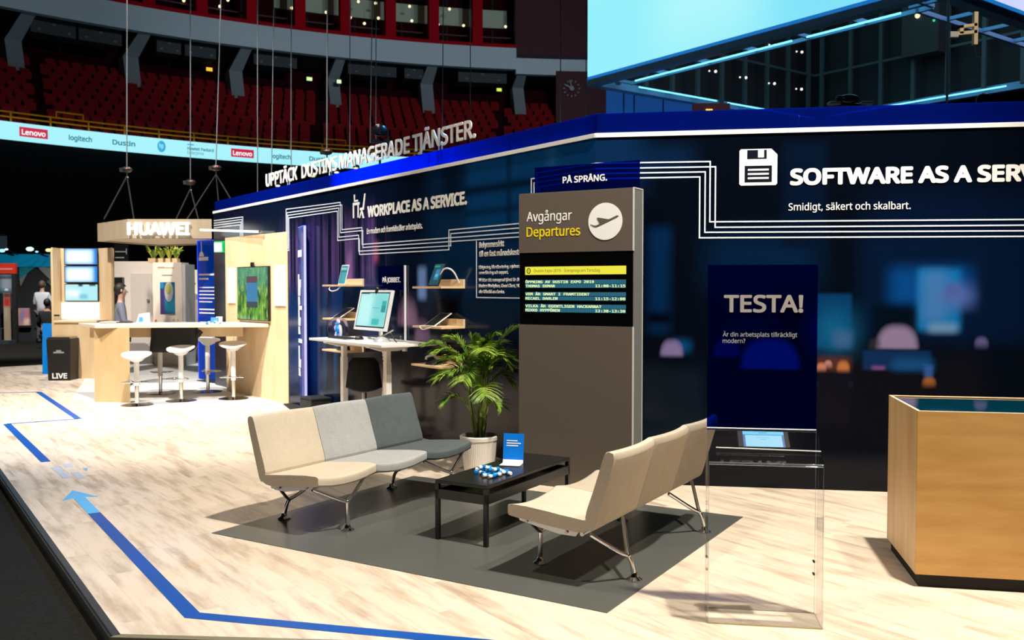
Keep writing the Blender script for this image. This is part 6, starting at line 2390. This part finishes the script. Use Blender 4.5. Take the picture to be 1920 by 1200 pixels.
cands = []
for k in range(NR):
    rad = RB + 1.38 + .8 * k
    z = 7.3 + .47 * k - (.14 if k == 0 else 0)
    t0, t1 = arc_theta(1140, rad), arc_theta(-40, rad)
    n_ = int((t1 - t0) * rad / .56)
    for i in range(n_):
        th = t0 + (t1 - t0) * (i + .5 + .5 * (k % 2)) / n_
        # aisles
        p = pol(th, rad, z)
        px_ = 960 + FPX * p.x / p.y
        if any(abs(px_ - a) < w for a, w in ((88 - 2.2 * k, 15), (597 + 1.2 * k, 11), (935 + .5 * k, 9))) or px_ > 1036:
            continue
        cands.append((k, px_, p, th))
cands.sort(key=lambda c: (c[0] < 1, c[2].length))
bm_rest = B()
proto_seat = None
n_ind = 0
for (k, px_, p, th) in cands:
    if n_ind < 300 and -12 < px_ < 1040 and k > 0:
        if proto_seat is None:
            proto_seat = tag(obj('arena_seat', seat_bm(), SEATM), 'dark red folded seat in the rows above the yellow rail', 'seat', 'red arena seats in the tier')
            o = proto_seat
        else:
            o = proto_seat.copy()
            COL.objects.link(o)
        o.location = p
        o.rotation_euler = (0, 0, th - math.pi / 2)
        n_ind += 1
    else:
        b2 = seat_bm()
        bmesh.ops.rotate(b2, verts=b2.verts, cent=(0, 0, 0), matrix=Matrix.Rotation(th - math.pi / 2, 3, 'Z'))
        bmesh.ops.translate(b2, verts=b2.verts, vec=p)
        mm = bpy.data.meshes.new('tmp')
        b2.to_mesh(mm)
        b2.free()
        bm_rest.from_mesh(mm)
        bpy.data.meshes.remove(mm)
tag(obj('seat_rows', bm_rest, SEATM), 'remaining rows of dark red folded seats in the arena tier', 'seats', None, 'stuff')

# exit lamps on the back wall
for px_, py_, w_, cl, lb in ((397, 130, 11, (1.0, 0.50, 0.03), 'orange lit sign in the dark above the red seats'), (583, 148, 10, (0.62, 0.85, 0.35), 'green-yellow exit lamp left of the fourth grey strut'),
                             (638, 153, 8, (0.70, 0.95, 0.55), 'small pale green exit lamp on the fourth grey strut'), (936, 168, 9, (0.62, 0.80, 0.10), 'yellow-green exit lamp left of the dark red clock wall')):
    rad = RB + (8.5 if px_ != 638 else 6.2)
    c_ = arc(px_, rad)
    k = c_.y / FPX
    q = thing('exit_lamp', lb, 'exit lamp', (c_.x, c_.y, at(px_, py_, c_.y).z), math.degrees(math.atan2(c_.y - ACY, c_.x - ACX)) - 90)
    obj('housing', box(B(), -w_ / 2 * k - .04, w_ / 2 * k + .04, 0, .12, -4 * k, 4 * k), MATTB, q)
    obj('lit_face', box(B(), -w_ / 2 * k, w_ / 2 * k, -.02, 0, -3.2 * k, 3.2 * k), glow('exit_face_%d' % px_, cl, 1.2), q)
    obj('bracket', tube(B(), [(0, .1, 0), (0, .48, .0)], .03, 6), MATTB, q)

# clock on the dark red bay
c_ = arc(1071, RB + 5.5)
k = c_.y / FPX
r = thing('wall_clock', 'faceless clock with pale hour strokes on the dark red wall', 'clock', (c_.x, c_.y, at(1071, 166, c_.y).z), math.degrees(math.atan2(c_.y - ACY, c_.x - ACX)) - 90)
CLK = mat('clock_pale', (0.42, 0.40, 0.44), 0.6)
for a in range(12):
    bm = B()
    s_, c2 = math.sin(R(30 * a)), math.cos(R(30 * a))
    tube(bm, [(s_ * 12.5 * k, 0, c2 * 12.5 * k), (s_ * 16 * k, 0, c2 * 16 * k)], .035, 5)
    obj('hour_mark', bm, CLK, r)
obj('hour_hand', tube(B(), [(3 * k, -.03, -1 * k), (-11 * k, -.03, 6 * k)], .05, 6), CLK, r)
obj('minute_hand', tube(B(), [(1 * k, -.06, -3 * k), (-4 * k, -.06, 15 * k)], .04, 6), CLK, r)
obj('hub', ball(B(), (0, -.05, 0), .14, (1, .5, 1), 10), CLK, r)

# blue panel wall and lit sign seen under the cube
p0 = at(1146, 540, 22)
r = thing('blue_hall_panel', 'deep blue panel wall behind the stand, under the left corner of the video cube', 'panel', (p0.x, p0.y, 0), 36.6)
s_ = 22 / FPX
obj('panel', box(B(), 0, 330 * s_, 0, .2, 0, 6.25), mat('hall_blue_glow', (0.012, 0.05, 0.19), 0.6, emit=(0.004, 0.03, 0.12), es=1.6), r)  # panel is no lamp, its added glow stands in for light on it
bm = B()
for px_ in (28, 55, 133):
    box(bm, px_ * s_, px_ * s_ + .03, -.02, 0, 0, 6.25)
obj('joint', bm, mat('joint_blue', (0.05, 0.20, 0.45), 0.5), r)
p0 = at(1330, 207, 20)
r = thing('yellow_lamp', 'small yellow lit sign just above the blue strip under the video cube', 'lamp', p0, 0)
obj('lit_face', box(B(), -.07, .07, 0, .03, -.03, .03), glow('yellow_sign_glow', (1.0, 0.7, 0.05), 1.3), r)
obj('back_board', box(B(), -.35, .45, .03, .1, -p0.z, .16), mat('dim_red_board', (0.14, 0.01, 0.015), 0.7), r)
p0 = at(1835, 205, 24)
r = thing('red_hall_panel', 'dark red wall piece behind the stand at the right edge under the video cube', 'panel', (p0.x, p0.y, 0), 0)
obj('panel', box(B(), 0, 4, 0, .2, 0, at(0, 168, 24).z), mat('hall_red', (0.16, 0.012, 0.015), 0.7), r)

# ------------------------------------------------------------------ video cube
CA = Vector((6.36, 14.0, 5.98))              # near lower corner
nL_ = Vector((-.334, .45, 0)) * 14.0         # towards the left corner
nR_ = Vector((.45, .334, 0)) * 14.0
SL = nL_.length
CANG = math.degrees(math.atan2(-nL_.y, -nL_.x))
cb_ = CA + nL_                                # left corner, local x runs to the near corner, local y to the back
r = thing('video_cube', 'huge hanging video cube with light-blue screens and an open dark frame below', 'video cube', cb_, CANG)
HC = 7.5
VID1 = picture('cube_screen_blue', (0.30, 0.87, 0.97), [('b', 4.5, 9, -1, 8, 1.5, (0.22, 0.76, 0.96)), ('b', 2.0, 4.6, .2, 3, .8, (0.42, 0.92, 0.97)), ('b', -1, 1.6, 2.0, 8, .8, (0.36, 0.92, 1.0))], emit=1.0)
VID2 = glow('cube_screen_lilac', (0.62, 0.68, 1.0), 1.0)
FRM = mat('cube_frame_blue_sheen', (0.16, 0.42, 0.70), 0.4)  # blue light reflected by the bare rails is put into the base colour
FRD = mat('cube_truss_dark', (0.04, 0.065, 0.07), 0.5)
TUBE = glow('cube_tube_light', (0.16, 0.68, 0.95), 2.2)
obj('left_screen', box(B(), 0, SL, -.06, .0, .10, HC), VID1, r)
obj('screen_border', box(B(), 0, SL, -.065, -.055, .07, .13), glow('cube_border_blue', (0.01, 0.16, 0.50), 1.0), r)
obj('screen_border', box(B(), SL + .055, SL + .065, 0, SL, .07, .13), glow('cube_border_blue', (0, 0, 0)), r)
obj('right_screen', box(B(), SL, SL + .06, 0, SL, .10, HC), VID2, r)
FRB = mat('cube_back_black', (0.004, 0.006, 0.007), 0.7)
obj('rear_screen', box(B(), 0, SL, SL, SL + .06, .10, HC), FRB, r)
obj('rear_screen', box(B(), -.06, 0, 0, SL, .10, HC), FRB, r)
for (x0, x1, y0, y1) in ((-.06, SL + .06, -.06, .16), (SL - .16, SL + .06, .16, SL + .06), (-.06, SL - .16, SL - .16, SL + .06), (-.06, .16, .16, SL - .16)):
    obj('bottom_rail', box(B(), x0, x1, y0, y1, -.06, .10), FRM, r)
obj('roof_plate', box(B(), .1, SL - .1, .1, SL - .1, HC - .3, HC - .2), mat('cube_roof', (0.006, 0.007, 0.008), 0.8), r)
for k in range(7):
    x = .5 + (SL - 1.0) * k / 6
    obj('rail_bracket', box(B(), x - .03, x + .03, .16, .75, .0, .06), FRM, r)
    obj('rail_bracket', box(B(), SL - .75, SL - .16, x - .03, x + .03, .0, .06), FRM, r)
bm = B()
box(bm, .5, SL - .5, .72, .78, -.02, .05)
box(bm, SL - .78, SL - .72, .72, SL - .5, -.02, .05)
obj('inner_rail', bm, FRM, r)
for pts in ([(.9, .5, -.03), (SL * .62, .5, -.03)], [(SL * .66, .5, -.03), (SL - .9, .5, -.03)], [(.5, 1.0, -.03), (.5, SL * .45, -.03)], [(.5, SL * .5, -.03), (.5, SL - .6, -.03)], [(1.0, SL - .5, -.03), (SL - 2.5, SL - .5, -.03)]):
    obj('tube_light', tube(B(), pts, .018, 8), TUBE, r)
# struts of the inside walls
for k in range(9):
    x = .55 + (SL - 1.1) * k / 8
    obj('strut', box(B(), x - .045, x + .045, SL - .35, SL - .27, .0, HC - .3), FRD, r)
    obj('strut', box(B(), .27, .35, x - .045, x + .045, .0, HC - .3), FRD, r)
for z in (1.1, 2.3, 3.5, 4.7):
    obj('cross_rail', box(B(), .2, SL - .2, SL - .33, SL - .29, z, z + .06), FRD, r)
    obj('cross_rail', box(B(), .29, .33, .2, SL - .2, z, z + .06), FRD, r)
obj('control_box', box(B(), 3.0, 3.9, SL - .7, SL - .4, 1.0, 2.4), mat('control_box_dark', (0.02, 0.025, 0.025), 0.6), r)
bm = B()
for j in range(4):
    for k in range(4):
        y = SL - .9 - j * 1.1
        ball(bm, (.36, y, .7 + k * .95), .035, (1, 1, 1), 6)
        ball(bm, (.36, y - .22, .68 + k * .95), .022, (1, 1, 1), 6)
lamps = obj('indicator_light', bm, glow('indicator_white', (0.9, 0.9, 0.8), 1.4), r)
lamps['kind'] = 'stuff'
obj('indicator_light', ball(B(), (3.4, SL - .72, 1.9), .06, (1, 1, 1), 8), glow('indicator_yellow', (0.95, 0.85, 0.45), 1.4), r)
bm = B()
for p in ((3.75, SL - .72, 2.2), (3.8, SL - .72, 1.7), (6.0, SL - .38, 2.6)):
    ball(bm, p, .03, (1, 1, 1), 6)
obj('indicator_light', bm, glow('indicator_green', (0.05, 0.6, 0.35), 1.2), r)
# hanging ropes of the cube's steel
bm = B()
for x in (.3, SL - .3):
    for y in (.3, SL - .3):
        tube(bm, [(x, y, HC - .2), (x, y, HC + 6)], .03, 6)
obj('hanging_rope', bm, WIRE, r)

# beige clamp bracket on a dark pole
pp = at(1777, 100, 11.5)
r = thing('clamp_bracket', 'beige metal bracket clamped to a dark pole in front of the video cube', 'bracket', (pp.x, pp.y, 0), 0)
s_ = 11.5 / FPX
Zk = lambda py: at(1777, py, 11.5).z
obj('pole', tube(B(), [(0, 0, 0), (0, 0, Zk(-150))], 2.2 * s_, 10), mat('pole_teal', (0.012, 0.035, 0.05), 0.4, 0.5), r)
BG = mat('bracket_beige', (0.80, 0.60, 0.34), 0.5)
bm = B()
box(bm, 46.5 * s_, 53.5 * s_, -.03, .03, Zk(84), Zk(23))
hexa(bm, [(16 * s_, -.03, Zk(67)), (52 * s_, -.03, Zk(63)), (52 * s_, .03, Zk(63)), (16 * s_, .03, Zk(67))], [(16 * s_, -.03, Zk(61)), (52 * s_, -.03, Zk(57)), (52 * s_, .03, Zk(57)), (16 * s_, .03, Zk(61))])
box(bm, 20 * s_, 27 * s_, -.03, .03, Zk(64), Zk(48))
hexa(bm, [(20 * s_, -.03, Zk(54)), (52 * s_, -.03, Zk(49.5)), (52 * s_, .03, Zk(49.5)), (20 * s_, .03, Zk(54))], [(20 * s_, -.03, Zk(48.5)), (52 * s_, -.03, Zk(44)), (52 * s_, .03, Zk(44)), (20 * s_, .03, Zk(48.5))])
obj('bracket_arm', bm, BG, r)
bm = B()
box(bm, 2 * s_, 18 * s_, -.035, .035, Zk(71), Zk(60))
obj('clamp', bm, mat('clamp_white', (0.6, 0.57, 0.52), 0.4), r, bevel=.008)
bm = B()
tube(bm, smooth_path([(50 * s_, 0, Zk(84)), (50 * s_, 0, Zk(97)), (54 * s_, 0, Zk(106)), (62 * s_, 0, Zk(109))], 5), 1.1 * s_, 6)
obj('cable', bm, MATTB, r, smooth=True)
# truss-top lamp above the blue strip
p0 = at(1598, 196, 9.4)
r = thing('truss_lamp', 'dark lamp fitting with two grey plates on the blue strip of the right wall', 'stage lamp', p0, 0)
s_ = 9.4 / FPX
for x in (-34, 26):
    obj('plate', box(B(), (x - 11) * s_, (x + 11) * s_, -.05, .05, -1 * s_, 8 * s_ * .6), mat('plate_grey', (0.20, 0.21, 0.21), 0.4), r, bevel=.01)
bm = B()
ball(bm, (-6 * s_, 0, 10 * s_), 13 * s_, (1.5, .8, .7), 12)
ball(bm, (-24 * s_, 0, 12 * s_), 6 * s_, (1.2, .8, .9), 10)
obj('head', bm, mat('fitting_dark', (0.03, 0.035, 0.035), 0.3, 0.5), r, smooth=True)
bm = B()
tube(bm, [(-34 * s_, 0, 0), (26 * s_, 0, 0)], 2 * s_, 8)
tube(bm, [(-4 * s_, 0, 0), (-4 * s_, 0, -p0.z)], 2 * s_, 8)
obj('cross_bar', bm, LAMPB, r)
